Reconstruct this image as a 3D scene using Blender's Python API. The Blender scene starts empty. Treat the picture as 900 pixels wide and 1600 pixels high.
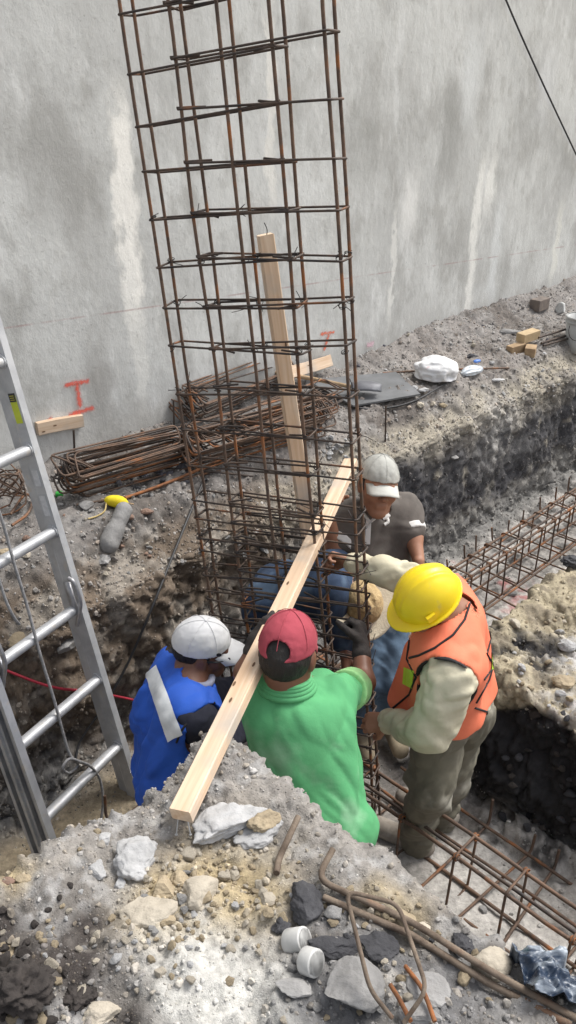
import bpy, math, numpy as np
from mathutils import Vector
from mathutils.bvhtree import BVHTree

# ------------------------------------------------------------------ camera, light, exposure
S = bpy.context.scene
R = math.radians
FPX, PITCH, EYE = 1270.0, R(28.0), 2.95          # focal length in pixels of the 900x1600 photo, tilt, eye height over pit floor
cam = bpy.data.objects.new("camera", bpy.data.cameras.new("camera"))
S.collection.objects.link(cam); S.camera = cam
cam.location = (0, 0, EYE); cam.rotation_euler = (R(90) - PITCH, 0, 0)
cam.data.sensor_fit = 'VERTICAL'; cam.data.sensor_height = 24.0
cam.data.lens = 24.0 * FPX / 1600.0
cam.data.clip_start = 0.05; cam.data.clip_end = 500

SUN_EL, SUN_AZ = R(58), R(60)                    # high hazy sun, from the right and slightly ahead
W = bpy.data.worlds.new("World"); S.world = W; W.use_nodes = True
nt = W.node_tree; nt.nodes.clear()
sky = nt.nodes.new('ShaderNodeTexSky'); sky.sky_type = 'NISHITA'; sky.sun_disc = False
sky.sun_elevation = SUN_EL; sky.sun_rotation = SUN_AZ
sky.air_density = 1.0; sky.dust_density = 4.0
hs = nt.nodes.new('ShaderNodeHueSaturation'); hs.inputs['Saturation'].default_value = 0.30
bg = nt.nodes.new('ShaderNodeBackground'); bg.inputs['Strength'].default_value = 0.125
wo = nt.nodes.new('ShaderNodeOutputWorld')
nt.links.new(sky.outputs[0], hs.inputs['Color']); nt.links.new(hs.outputs[0], bg.inputs['Color'])
nt.links.new(bg.outputs[0], wo.inputs['Surface'])
sl = bpy.data.lights.new("sun", 'SUN'); sl.energy = 1.6; sl.angle = R(24); sl.color = (1.0, 0.965, 0.90)
sun = bpy.data.objects.new("sun", sl); S.collection.objects.link(sun)
sd = Vector((math.sin(SUN_AZ) * math.cos(SUN_EL), math.cos(SUN_AZ) * math.cos(SUN_EL), math.sin(SUN_EL)))
sun.rotation_euler = sd.to_track_quat('Z', 'Y').to_euler()
S.view_settings.view_transform = 'Standard'; S.view_settings.look = 'None'
S.view_settings.gamma = 1.0; S.view_settings.exposure = 0.86; S.view_settings.use_curve_mapping = False
try:
    S.cycles.use_denoising = True; S.cycles.max_bounces = 6
except Exception: pass

# ------------------------------------------------------------------ small maths
rng = np.random.default_rng(7)
cP, sP = math.cos(PITCH), math.sin(PITCH)
A = lambda *t: np.array(t, float)
def ray(px, py):
    x, y = px - 450.0, 800.0 - py
    return A(x, FPX * cP + y * sP, -FPX * sP + y * cP)
def U(px, py, Y):                                # place seen at a photo pixel, Y metres in front
    r = ray(px, py); return A(0, 0, EYE) + r * (Y / r[1])
def G(px, py, Z):                                # place seen at a photo pixel on a level plane
    r = ray(px, py); return A(0, 0, EYE) + r * ((Z - EYE) / r[2])
C45 = math.sqrt(.5)
def UV(u, v, z=0.0): return A((u - v) * C45, (u + v) * C45, z)    # u runs along the wall, v towards it
def toUV(p): return (p[0] + p[1]) * C45, (p[1] - p[0]) * C45
def nrm(v):
    v = np.asarray(v, float); return v / (np.linalg.norm(v) + 1e-12)
def ss(a, b, x): t = np.clip((x - a) / (b - a), 0, 1); return t * t * (3 - 2 * t)
_T = rng.random((4, 64, 64, 64)).astype(np.float32)
def vnoise(P, ch=0):
    P = np.asarray(P, np.float32); i = np.floor(P).astype(np.int32); f = P - i
    w = f * f * f * (f * (f * 6 - 15) + 10); T = _T[ch]
    x0, y0, z0 = (i & 63).T; x1, y1, z1 = ((i + 1) & 63).T; wx, wy, wz = w.T
    a = T[x0, y0, z0] * (1 - wx) + T[x1, y0, z0] * wx; b = T[x0, y1, z0] * (1 - wx) + T[x1, y1, z0] * wx
    c = T[x0, y0, z1] * (1 - wx) + T[x1, y0, z1] * wx; d = T[x0, y1, z1] * (1 - wx) + T[x1, y1, z1] * wx
    return ((a * (1 - wy) + b * wy) * (1 - wz) + (c * (1 - wy) + d * wy) * wz) * 2 - 1
def fbm(P, o=4, ch=0):
    r = 0; a = .5
    for k in range(o): r = r + a * vnoise(np.asarray(P) * 2 ** k + 17.3 * k, (ch + k) % 4); a *= .5
    return r
def worley(P):
    P = np.asarray(P, np.float32); i = np.floor(P).astype(np.int32)
    f1 = np.full(len(P), 9., np.float32); f2 = f1.copy(); idv = np.zeros(len(P), np.float32)
    for dx in (-1, 0, 1):
        for dy in (-1, 0, 1):
            for dz in (-1, 0, 1):
                j = i + np.array((dx, dy, dz)); a, b, c = (j & 63).T
                q = j + np.stack([_T[0][a, b, c], _T[1][a, b, c], _T[2][a, b, c]], -1)
                d = np.sqrt(((q - P) ** 2).sum(-1)); m = d < f1
                f2 = np.where(m, f1, np.minimum(f2, d)); idv = np.where(m, _T[3][a, b, c], idv); f1 = np.minimum(f1, d)
    return f1, f2, idv

# ------------------------------------------------------------------ materials
MAT = {}
def mat(name, c1, c2=None, rough=.85, metal=0., scale=8., bump=.3, bscale=60., bdist=.004, attr=False, stretch=None,
        spots=None, rnd=0., detail=6., coat=0., contrast=(.35, .65), bscale2=None):
    if name in MAT: return MAT[name]
    m = bpy.data.materials.new(name); m.use_nodes = True; n = m.node_tree.nodes; L = m.node_tree.links.new
    P = n['Principled BSDF']; P.inputs['Roughness'].default_value = rough; P.inputs['Metallic'].default_value = metal
    if coat: P.inputs['Coat Weight'].default_value = coat
    tc = n.new('ShaderNodeTexCoord'); src = tc.outputs['Object']
    if stretch:
        mp = n.new('ShaderNodeMapping'); mp.inputs['Scale'].default_value = stretch; L(src, mp.inputs[0]); src = mp.outputs[0]
    nz = n.new('ShaderNodeTexNoise'); nz.inputs['Scale'].default_value = scale; nz.inputs['Detail'].default_value = detail; nz.inputs['Distortion'].default_value = .3
    nz.inputs['Roughness'].default_value = .62
    L(src, nz.inputs['Vector'])
    rp = n.new('ShaderNodeValToRGB'); rp.color_ramp.elements[0].position = contrast[0]; rp.color_ramp.elements[1].position = contrast[1]
    L(nz.outputs['Fac'], rp.inputs[0])
    if attr:
        rp.color_ramp.elements[0].color = (.62, .62, .62, 1); rp.color_ramp.elements[1].color = (1.3, 1.3, 1.3, 1)
        at = n.new('ShaderNodeAttribute'); at.attribute_name = 'Col'
        mx = n.new('ShaderNodeMix'); mx.data_type = 'RGBA'; mx.blend_type = 'MULTIPLY'; mx.inputs[0].default_value = 1.
        L(at.outputs['Color'], mx.inputs[6]); L(rp.outputs[0], mx.inputs[7]); col = mx.outputs[2]
    else:
        c2 = c2 or tuple(x * .7 for x in c1)
        rp.color_ramp.elements[0].color = (*c2, 1); rp.color_ramp.elements[1].color = (*c1, 1); col = rp.outputs[0]
    if spots:                                     # (colour, scale, threshold)
        n2 = n.new('ShaderNodeTexNoise'); n2.inputs['Scale'].default_value = spots[1]; n2.inputs['Detail'].default_value = 5
        L(tc.outputs['Object'], n2.inputs['Vector'])
        r2 = n.new('ShaderNodeValToRGB'); r2.color_ramp.elements[0].position = spots[2]; r2.color_ramp.elements[1].position = spots[2] + .12
        L(n2.outputs['Fac'], r2.inputs[0])
        mx = n.new('ShaderNodeMix'); mx.data_type = 'RGBA'; mx.inputs[7].default_value = (*spots[0], 1)
        L(r2.outputs[0], mx.inputs[0]); L(col, mx.inputs[6]); col = mx.outputs[2]
    if rnd:
        oi = n.new('ShaderNodeObjectInfo'); mr = n.new('ShaderNodeMapRange')
        mr.inputs[3].default_value = 1 - rnd; mr.inputs[4].default_value = 1 + rnd; L(oi.outputs['Random'], mr.inputs[0])
        mx = n.new('ShaderNodeMix'); mx.data_type = 'RGBA'; mx.blend_type = 'MULTIPLY'; mx.inputs[0].default_value = 1.
        L(col, mx.inputs[6]); L(mr.outputs[0], mx.inputs[7]); col = mx.outputs[2]
    L(col, P.inputs['Base Color'])
    if bump:
        nb = n.new('ShaderNodeTexNoise'); nb.inputs['Scale'].default_value = bscale; nb.inputs['Detail'].default_value = 5
        nb.inputs['Roughness'].default_value = .65; L(src, nb.inputs['Vector'])
        b = n.new('ShaderNodeBump'); b.inputs['Strength'].default_value = bump; b.inputs['Distance'].default_value = bdist
        L(nb.outputs['Fac'], b.inputs['Height']); L(b.outputs[0], P.inputs['Normal'])
        if bscale2:
            n3 = n.new('ShaderNodeTexVoronoi'); n3.feature = 'DISTANCE_TO_EDGE'; n3.inputs['Scale'].default_value = bscale2
            n4 = n.new('ShaderNodeTexNoise'); n4.inputs['Scale'].default_value = bscale2 * .8; L(src, n4.inputs['Vector'])
            va = n.new('ShaderNodeMix'); va.data_type = 'RGBA'; va.inputs[0].default_value = .12
            L(src, va.inputs[6]); L(n4.outputs['Color'], va.inputs[7]); L(va.outputs[2], n3.inputs['Vector'])
            r3 = n.new('ShaderNodeValToRGB'); r3.color_ramp.elements[1].position = .12; L(n3.outputs['Distance'], r3.inputs[0])
            b2 = n.new('ShaderNodeBump'); b2.inputs['Strength'].default_value = .55; b2.inputs['Distance'].default_value = .012
            L(r3.outputs[0], b2.inputs['Height']); L(b.outputs[0], b2.inputs['Normal']); L(b2.outputs[0], P.inputs['Normal'])
    MAT[name] = m; return m

# ------------------------------------------------------------------ mesh helpers
def mk_mesh(name, V, F, m=None, smooth=True, cols=None):
    V = np.asarray(V, np.float32); me = bpy.data.meshes.new(name)
    Fs = F if isinstance(F, list) and len(F) and isinstance(F[0], np.ndarray) and F[0].ndim == 2 else [np.asarray(F)]
    Fs = [f for f in Fs if len(f)]
    li = np.concatenate([f.ravel() for f in Fs]).astype(np.int32)
    tot = np.concatenate([np.full(len(f), f.shape[1]) for f in Fs]); st = np.concatenate([[0], np.cumsum(tot)[:-1]]).astype(np.int32)
    me.vertices.add(len(V)); me.vertices.foreach_set('co', V.ravel())
    me.loops.add(len(li)); me.loops.foreach_set('vertex_index', li)
    me.polygons.add(len(st)); me.polygons.foreach_set('loop_start', st)
    me.update(calc_edges=True)
    me.polygons.foreach_set('use_smooth', np.full(len(st), smooth))
    if cols is not None:
        c = np.ones((len(V), 4), np.float32); c[:, :cols.shape[1]] = cols
        me.color_attributes.new('Col', 'FLOAT_COLOR', 'POINT').data.foreach_set('color', c.ravel())
    if m: me.materials.append(m)
    return me
def link(name, me, parent=None, loc=(0, 0, 0)):
    o = bpy.data.objects.new(name, me); S.collection.objects.link(o)
    if parent is not None: o.parent = parent
    o.location = loc; return o
def tag(o, label=None, cat=None, group=None, kind=None):
    if label: o['label'] = label
    if cat: o['category'] = cat
    if group: o['group'] = group
    if kind: o['kind'] = kind
    return o
def thing(name, label, cat, loc=(0, 0, 0), group=None):
    o = bpy.data.objects.new(name, None); S.collection.objects.link(o); o.location = loc; o.empty_display_size = .1
    return tag(o, label, cat, group)
class MB:                                        # collects shapes given in world coordinates
    def __init__(s): s.V = []; s.F = []; s.n = 0
    def add(s, V, F):
        V = np.asarray(V, float); s.V.append(V); s.F.append(np.asarray(F, np.int64) + s.n); s.n += len(V); return s
    def box(s, c, ax, ay, az, h):                # centre, axes, half sizes
        ax, ay, az = nrm(ax), nrm(ay), nrm(az); c = np.asarray(c, float)
        V = [c + ax * h[0] * i + ay * h[1] * j + az * h[2] * k for k in (-1, 1) for j in (-1, 1) for i in (-1, 1)]
        return s.add(V, [(0, 2, 3, 1), (4, 5, 7, 6), (0, 1, 5, 4), (2, 6, 7, 3), (0, 4, 6, 2), (1, 3, 7, 5)])
    def tube(s, pts, r, n=7, closed=False, cap=True):
        p = np.asarray(pts, float); m = len(p); rr = np.broadcast_to(np.asarray(r, float), (m,))
        t = np.roll(p, -1, 0) - np.roll(p, 1, 0)
        if not closed: t[0] = p[1] - p[0]; t[-1] = p[-1] - p[-2]
        ln = np.linalg.norm(t, axis=1); ok = np.where(ln > 1e-7)[0]
        for k in np.where(ln <= 1e-7)[0]: t[k] = t[ok[np.argmin(abs(ok - k))]]
        t /= np.linalg.norm(t, axis=1)[:, None] + 1e-12
        a = np.cross(t[0], (0, 0, 1.)); a = nrm(a if np.linalg.norm(a) > .1 else np.cross(t[0], (1., 0, 0)))
        V = []; an = np.arange(n) * 2 * math.pi / n
        for k in range(m):
            a = nrm(a - t[k] * a.dot(t[k])); b = np.cross(t[k], a)
            V.append(p[k] + rr[k] * (np.cos(an)[:, None] * a + np.sin(an)[:, None] * b))
        V = np.concatenate(V); F = []
        for k in range(m if closed else m - 1):
            k2 = (k + 1) % m
            for j in range(n): F.append((k * n + j, k * n + (j + 1) % n, k2 * n + (j + 1) % n, k2 * n + j))
        s.add(V, F)
        if cap and not closed:
            for k in (0, m - 1):
                ring = V[k * n:(k + 1) * n]; c = ring.mean(0)
                s.add(np.vstack([ring, c]), [((j + 1) % n, j, n, n) if k == 0 else (j, (j + 1) % n, n, n) for j in range(n)])
        return s
    def mesh(s, name, m, smooth=True, off=(0, 0, 0)):
        V = np.concatenate(s.V) - np.asarray(off); F = np.concatenate(s.F)
        tri = F[:, 2] == F[:, 3]; return mk_mesh(name, V, [F[~tri], F[tri][:, :3]], m, smooth)
    def build(s, name, m, parent=None, smooth=True, off=None, bevel=0):
        loc = (0, 0, 0)
        if off is None: off = np.array(parent.location) if parent is not None and parent.parent is None else (0, 0, 0)
        if parent is not None and parent.parent is not None: off = np.array(parent.parent.location)
        o = link(name, s.mesh(name, m, smooth, off), parent, loc)
        if bevel:
            b = o.modifiers.new('bevel', 'BEVEL'); b.width = bevel; b.segments = 2; b.limit_method = 'ANGLE'
        return o
def single(mb, name, m, label, cat, group=None, smooth=True, bevel=0):   # a thing that is one mesh, origin at its base
    V = np.concatenate(mb.V); c = (V.min(0) + V.max(0)) / 2; c[2] = V[:, 2].min()
    o = link(name, mb.mesh(name, m, smooth, c), None, c); tag(o, label, cat, group)
    if bevel:
        b = o.modifiers.new('bevel', 'BEVEL'); b.width = bevel; b.segments = 2; b.limit_method = 'ANGLE'
    return o
def fillet(pts, r, n=4, closed=False):
    p = [np.asarray(q, float) for q in pts]; out = []; m = len(p)
    for i in range(m):
        if not closed and i in (0, m - 1): out.append(p[i]); continue
        a, b, c = p[i - 1], p[i], p[(i + 1) % m]; d1, d2 = nrm(a - b), nrm(c - b)
        rr = min(r, .45 * np.linalg.norm(a - b), .45 * np.linalg.norm(c - b)); s, e = b + d1 * rr, b + d2 * rr
        for k in range(n + 1):
            t = k / n; out.append((1 - t) ** 2 * s + 2 * t * (1 - t) * b + t * t * e)
    return out
def spline(pts, n=8):                             # Catmull-Rom
    p = [np.asarray(q, float) for q in pts]; p = [2 * p[0] - p[1]] + p + [2 * p[-1] - p[-2]]; out = []
    for i in range(1, len(p) - 2):
        for k in range(n):
            t = k / n; out.append(.5 * (2 * p[i] + (p[i + 1] - p[i - 1]) * t + (2 * p[i - 1] - 5 * p[i] + 4 * p[i + 1] - p[i + 2]) * t * t
                                        + (3 * p[i] - p[i - 1] - 3 * p[i + 1] + p[i + 2]) * t ** 3))
    return out + [p[-2]]
def ico(sub):
    g = (1 + 5 ** .5) / 2
    V = [(-1, g, 0), (1, g, 0), (-1, -g, 0), (1, -g, 0), (0, -1, g), (0, 1, g), (0, -1, -g), (0, 1, -g), (g, 0, -1), (g, 0, 1), (-g, 0, -1), (-g, 0, 1)]
    F = [(0, 11, 5), (0, 5, 1), (0, 1, 7), (0, 7, 10), (0, 10, 11), (1, 5, 9), (5, 11, 4), (11, 10, 2), (10, 7, 6), (7, 1, 8), (3, 9, 4), (3, 4, 2), (3, 2, 6), (3, 6, 8), (3, 8, 9), (4, 9, 5), (2, 4, 11), (6, 2, 10), (8, 6, 7), (9, 8, 1)]
    V = [nrm(v) for v in V]
    for _ in range(sub):
        mid = {}; N = []
        def md(a, b):
            k = (min(a, b), max(a, b))
            if k not in mid: mid[k] = len(V); V.append(nrm(V[a] + V[b]))
            return mid[k]
        for a, b, c in F:
            x, y, z = md(a, b), md(b, c), md(c, a); N += [(a, x, z), (b, y, x), (c, z, y), (x, y, z)]
        F = N
    return np.array(V), np.array(F)
ICO = [ico(k) for k in range(5)]
def rock(sub, seed, cuts=6, rough=.12, flat=.8, lump=2.2):
    r = np.random.default_rng(seed); V, F = ICO[sub]; V = V.copy() * A(1, r.uniform(.68, 1), flat * r.uniform(.75, 1.))
    for _ in range(cuts):
        n = nrm(r.normal(size=3)); d = V @ n - r.uniform(.45, .75); V -= n * np.maximum(d, 0)[:, None] * .93
    k = V / np.linalg.norm(V, axis=1)[:, None]
    return V + k * (rough * fbm(V * lump + seed * 3.1, 4) + (.05 * fbm(V * 7 + seed, 3) - .03 * np.abs(fbm(V * 4 + seed * 2, 2)) if sub > 2 else 0))[:, None], F

# ------------------------------------------------------------------ soft-body modelling: distance fields on a grid
def rc(a, b, ra, rb=None):
    a, b = np.asarray(a, float), np.asarray(b, float); rb = ra if rb is None else rb
    def f(P):
        ab = b - a; t = np.clip(((P - a) @ ab) / (ab @ ab + 1e-9), 0, 1)
        return np.sqrt(((P - a - t[..., None] * ab) ** 2).sum(-1)) - (ra + (rb - ra) * t)
    m = max(ra, rb); f.lo = np.minimum(a, b) - m; f.hi = np.maximum(a, b) + m; return f
def el(c, r, M=None):                            # ellipsoid, M rows = its axes
    c = np.asarray(c, float); r = np.asarray(r, float); M = np.eye(3) if M is None else M
    def f(P):
        q = (P - c) @ M.T; k0 = np.sqrt(((q / r) ** 2).sum(-1)); k1 = np.sqrt(((q / r ** 2) ** 2).sum(-1)) + 1e-9
        return k0 * (k0 - 1) / k1
    f.lo = c - r.max(); f.hi = c + r.max(); return f
def fld(ops, h, pad=.03):
    """ops: (sdf, k) joins smoothly; (sdf, 'cut') removes; (fn, 'keep') intersects; (fn, 'add') adds to the field"""
    lo = np.min([o[0].lo for o in ops if not isinstance(o[1], str)], 0) - pad; hi = np.max([o[0].hi for o in ops if not isinstance(o[1], str)], 0) + pad
    n = np.ceil((hi - lo) / h).astype(int) + 1; F = np.full(n, .5, np.float32)
    ax = [lo[i] + h * np.arange(n[i]) for i in range(3)]
    for f, k in ops:
        if isinstance(k, str) and k in ('keep', 'add'):
            m = F < .06; I = np.argwhere(m); P = lo + h * I
            F[m] = np.maximum(F[m], f(P)) if k == 'keep' else F[m] + f(P); continue
        kk = 0 if isinstance(k, str) else k
        a = np.clip(np.floor((f.lo - kk - 2.5 * h - lo) / h).astype(int), 0, n - 1); b = np.clip(np.ceil((f.hi + kk + 2.5 * h - lo) / h).astype(int) + 1, 1, n)
        if (b <= a).any(): continue
        P = np.stack(np.meshgrid(*[ax[i][a[i]:b[i]] for i in range(3)], indexing='ij'), -1); d = f(P)
        sl_ = tuple(slice(a[i], b[i]) for i in range(3)); s = F[sl_]
        if k == 'cut': F[sl_] = np.maximum(s, -d)
        elif k > 0:
            q = np.clip(k - np.abs(s - d), 0, None) / k; F[sl_] = np.minimum(s, d) - q * q * k * .25
        else: F[sl_] = np.minimum(s, d)
    return F, lo
def nets(F, org, h):
    n = np.array(F.shape); s = F < 0
    off = [(i, j, k) for i in (0, 1) for j in (0, 1) for k in (0, 1)]
    c = sum(s[i:n[0] - 1 + i, j:n[1] - 1 + j, k:n[2] - 1 + k].astype(np.uint8) for i, j, k in off)
    act = (c > 0) & (c < 8); I = np.argwhere(act); vid = np.full(act.shape, -1, np.int32); vid[act] = np.arange(len(I))
    acc = np.zeros((len(I), 3)); w = np.zeros(len(I))
    for a in off:
        for ax in range(3):
            if a[ax]: continue
            b = list(a); b[ax] = 1; fa = F[tuple((I + a).T)]; fb = F[tuple((I + b).T)]; m = (fa < 0) != (fb < 0)
            t = np.where(m, fa / (fa - fb + 1e-12), 0); p = np.array(a) + t[:, None] * (np.array(b) - np.array(a))
            acc[m] += p[m]; w[m] += 1
    V = org + h * (I + acc / w[:, None]); Q = []
    for ax in range(3):
        o1, o2 = (ax + 1) % 3, (ax + 2) % 3; lo_ = [slice(1, -1)] * 3; lo_[ax] = slice(0, -1); hi_ = list(lo_); hi_[ax] = slice(1, None)
        A_, B_ = s[tuple(lo_)], s[tuple(hi_)]; E_ = np.argwhere(A_ != B_); inside = A_[tuple(E_.T)]
        base = E_.copy(); base[:, o1] += 1; base[:, o2] += 1
        def cell(d1, d2): q = base.copy(); q[:, o1] -= d1; q[:, o2] -= d2; return vid[tuple(q.T)]
        q = np.stack([cell(1, 1), cell(0, 1), cell(0, 0), cell(1, 0)], -1); q[~inside] = q[~inside][:, ::-1]; Q.append(q)
    Q = np.concatenate(Q); return V, Q[(Q >= 0).all(1)]
def sdf(name, ops, h, m, parent, relax=1, label=None):
    F, lo = fld(ops, h); V, Q = nets(F, lo, h)
    for _ in range(relax):
        acc = np.zeros_like(V); cnt = np.zeros(len(V))
        for a, b in ((0, 1), (1, 2), (2, 3), (3, 0)):
            for x, y in ((a, b), (b, a)):
                for ax in range(3): acc[:, ax] += np.bincount(Q[:, x], V[Q[:, y], ax], len(V))
                cnt += np.bincount(Q[:, x], minlength=len(V))
        V = V * .5 + .5 * acc / np.maximum(cnt, 1)[:, None]
    root = parent
    while root is not None and root.parent is not None: root = root.parent
    off = np.array(root.location) if root is not None else np.zeros(3)
    o = link(name, mk_mesh(name, V - off, Q, m), parent)
    if label: o['label'] = label
    return o
def crease(amp, fr, seed=0, stretch=(1, 1, 1)):
    st = np.array(stretch)
    def f(P): return (amp * (1 - 2.2 * np.abs(fbm(P * fr * st + seed, 3))) + amp * .5 * fbm(P * fr * 2.3 * st + seed + 9, 2)).astype(np.float32)
    return f
def folds(amp, fr, d, seed=0, ratio=.28, sharp=1.8):   # long soft cloth folds running along direction d
    d = nrm(d)
    def f(P):
        w = np.stack([fbm(P * 3.3 + seed + 5 * i, 2) for i in range(3)], -1) * .09; Q = P + w; al = (Q @ d)[..., None] * d; q = (Q - al + al * ratio) * fr + seed
        return (amp * (.55 - sharp * np.abs(fbm(q, 2)))).astype(np.float32)
    return f
def ribbed(mb, pts, r, n=8, pitch=.007):
    p = np.array(pts); s = np.concatenate([[0], np.cumsum(np.linalg.norm(np.diff(p, axis=0), axis=1))]); k = int(s[-1] / pitch * 2); t = np.linspace(0, s[-1], k)
    q = np.stack([np.interp(t, s, p[:, i]) for i in range(3)], -1); return mb.tube(q, r * (1 + .085 * (np.arange(k) % 2)), n)
def half(p, n):                                   # keeps the side the normal points away from
    p, n = np.asarray(p, float), nrm(n); return lambda P: (P - p) @ n

# ------------------------------------------------------------------ the ground: banks, trenches and pit as one sheet
def axis(segs):
    out = []
    for a, b, d in segs: out.append(np.arange(a, b - 1e-6, d))
    return np.unique(np.round(np.concatenate(out), 5))
us = axis([(-30, -6, 3), (-6, -1.2, .12), (-1.2, .05, .025), (.05, 1.07, .0075), (1.07, 1.21, .008), (1.21, 2.50, .014), (2.50, 2.515, .005),
           (2.515, 2.615, .0015), (2.615, 3.4, .011), (3.4, 6.5, .016), (6.5, 9, .04), (9, 14, .2), (14, 44, 3)])
vs = axis([(-40, -6, 4), (-6, -1, .2), (-1, .2, .03), (.2, 1.33, .0075), (1.33, 1.45, .006), (1.45, 1.56, .012), (1.56, 1.67, .007), (1.67, 2.6, .013),
           (2.6, 2.675, .008), (2.675, 2.785, .0013), (2.785, 3.1, .009), (3.1, 3.86, .014), (3.86, 5, .2), (5, 60, 6)])
UU, VV = np.meshgrid(us, vs, indexing='ij')
def blob(u, v, px, py, Z, rad, wob=None):
    cu, cv = toUV(G(px, py, Z)); d = np.hypot(u - cu, v - cv)
    if wob is not None: d = d * (1 + .7 * wob)
    return np.exp(-(d / rad) ** 2)
P0 = np.stack([UU.ravel(), VV.ravel(), np.zeros(UU.size)], -1); u, v = P0[:, 0], P0[:, 1]
w1 = fbm(P0 * 2.2, 3); w2 = fbm(P0 * 7 + 5, 3); w3 = fbm(P0 * 20 + 3, 3)
Bn = (1 - ss(1.09, 1.19, u)) * (1 - ss(1.34, 1.44, v)); Bk = ss(2.52, 2.61, u) * (1 - ss(1.57, 1.66, v))
zn = 1.29 + .05 * w1 + .04 * w2 + .035 * blob(u, v, 330, 1215, 1.35, .14) + .05 * blob(u, v, 60, 1540, 1.3, .12) + .03 * blob(u, v, 330, 1540, 1.3, .15) - .03 * blob(u, v, 860, 1540, 1.3, .2)
zk = .62 + .07 * w1 + .07 * w2 + .25 * ss(2.9, 4.5, u) * (1 - ss(.9, 1.5, v)) - .1 * (1 - ss(2.53, 2.68, u))
left = 1 - ss(1.9, 2.6, u)
zf = (.90 - .05 * left) * ss(2.68, 2.78, v) + (.19 + .05 * left) * ss(2.76, 3.06 + .0 * v, v) + .05 * w1 * ss(2.8, 3.2, v) + .03 * w2 * ss(2.7, 2.9, v)
zf = zf + .10 * ss(3.45, 3.75, v) * ss(4.3, 5.2, u) + .04 * ss(3.5, 3.75, v)
fl = .02 * w1 + .02 * w2 + .07 * ss(2.45, 2.72, v) * (.6 + w2) + .06 * left * ss(1.9, 1.4, -u + 3.1)
talus = .10 * np.exp(-((u - 2.45) / .13) ** 2) * (1 - ss(1.5, 1.75, v)) * (.7 + 1.5 * w2)
z = fl + np.maximum(talus, 0); z = z * (1 - Bn) + zn * Bn; z = z * (1 - Bk) + zk * Bk; z = np.where(v > 2.6, np.maximum(z, zf + fl * (1 - ss(2.68, 2.8, v))), z)
X = (u - v) * C45; Y = (u + v) * C45; T = np.stack([X, Y, z], -1)
def gnorm(T):
    g = T.reshape(*UU.shape, 3); du = np.gradient(g, axis=0); dv = np.gradient(g, axis=1); n = np.cross(du, dv).reshape(-1, 3)
    return n / (np.linalg.norm(n, axis=1)[:, None] + 1e-12)
N = gnorm(T); face = 1 - ss(.35, .85, N[:, 2])
near = Bn * (1 - ss(-1.5, -.6, -u - 0 * v)); inview = (u > -1.5) & (u < 8) & (v > -.8) & (v < 3.9)
f1, f2, cid = np.ones(len(u)), np.ones(len(u)), np.zeros(len(u))
iv = np.where(inview)[0]; a_, b_, c_ = worley(T[iv] * 15); f1[iv], f2[iv], cid[iv] = a_, b_, c_
g1, g2 = np.ones(len(u)), np.ones(len(u)); a_, b_, _c = worley(T[iv] * 44 + 7); g1[iv], g2[iv] = a_, b_
clod = np.clip(f2 - f1, 0, .5) * 2; grit = np.clip(g2 - g1, 0, .5) * 2
concrete = (1 - Bn) * (1 - Bk) * (1 - ss(2.5, 2.68, v)); top = (1 - face)
fm = fbm(T * A(6, 6, 4), 4); fs = fbm(T * 34 + 11, 3)
cr1 = np.exp(-(f2 - f1) / .05); cr2 = np.exp(-(g2 - g1) / .07); rid = 1 - 2.2 * np.abs(fbm(T * 12 + 3, 4)); fs2 = fbm(T * 70 + 21, 2)
kk = (fbm(T * 3.1 + 40, 2) > -.05)
rr_ = ss(2.5, 3.2, u); amp = face * (1 - .35 * rr_) * (.10 * fm + .03 * (cid - .5) - .016 * cr1 - .008 * cr2 + .022 * rid + .022 * fs + .007 * fs2) + top * (1 - concrete) * (.04 * fm + .016 * (cid - .5) * Bk - .007 * cr1 * Bk + .012 * rid + .018 * fs + .006 * fs2) + concrete * (.012 * fm + .007 * fs + .002 * fs2)
dustm = np.clip(blob(u, v, 480, 1290, 1.3, .16, w2) + blob(u, v, 650, 1400, 1.3, .17, w2) + blob(u, v, 780, 1455, 1.3, .1, w2) + blob(u, v, 100, 1380, 1.3, .12, w2) + .9 * blob(u, v, 330, 1540, 1.3, .13, w2), 0, 1) * Bn
amp = amp * (1 - .6 * dustm) + dustm * (.006 * fs + .003 * fs2)
amp = np.where(inview, amp, 0); T = T + N * amp[:, None]; N = gnorm(T)
# soil colours (albedo), by zone
def mixc(c, c2, m): return c * (1 - m[:, None]) + np.asarray(c2) * m[:, None]
n1, n2, n3 = fbm(T * 2.6 + 31, 4), fbm(T * 9 + 3, 4), fbm(T * 26 + 8, 3)
one = np.ones(len(u)); zz = T[:, 2]
col = mixc(np.tile(A(.27, .25, .235), (len(u), 1)), (.17, .15, .135), ss(-.2, .25, n1 + .4 * n2)); col = mixc(col, (.36, .345, .33), ss(.1, .4, n2) * .7)
col = mixc(col, (.40, .36, .33), .8 * np.clip(blob(u, v, 500, 700, 1.1, .3, n2) + .6 * blob(u, v, 700, 560, 1.1, .4, n2), 0, 1))
col = col * (.72 + .16 * ss(1.5, 4.5, u))[:, None]; ff = ss(2.5, 2.62, v) * (1 - ss(2.85, 3.05, v)) * (1 - ss(.98, 1.08, zz + .1 * n1)) * (1 - Bn) * (1 - Bk)
rgt = ss(2.55, 3.1, u + .5 * n1)
cl = mixc(np.tile(A(.15, .115, .085), (len(u), 1)), (.27, .24, .205), ss(.0, .4, n2 + .3 * n1)); cl = mixc(cl, (.055, .053, .052), ss(.1, -.2, zz - .55 + .5 * n1) * ss(1.5, 2.0, u + .4 * n1)); cl = mixc(cl, (.12, .118, .118), ss(-.25, .2, n1) * ss(.5, .1, zz)); cl = mixc(cl, (.30, .29, .275), ss(.3, .05, zz) * ss(.0, .25, n3) * (1 - ss(1.5, 1.8, u)))
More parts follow.
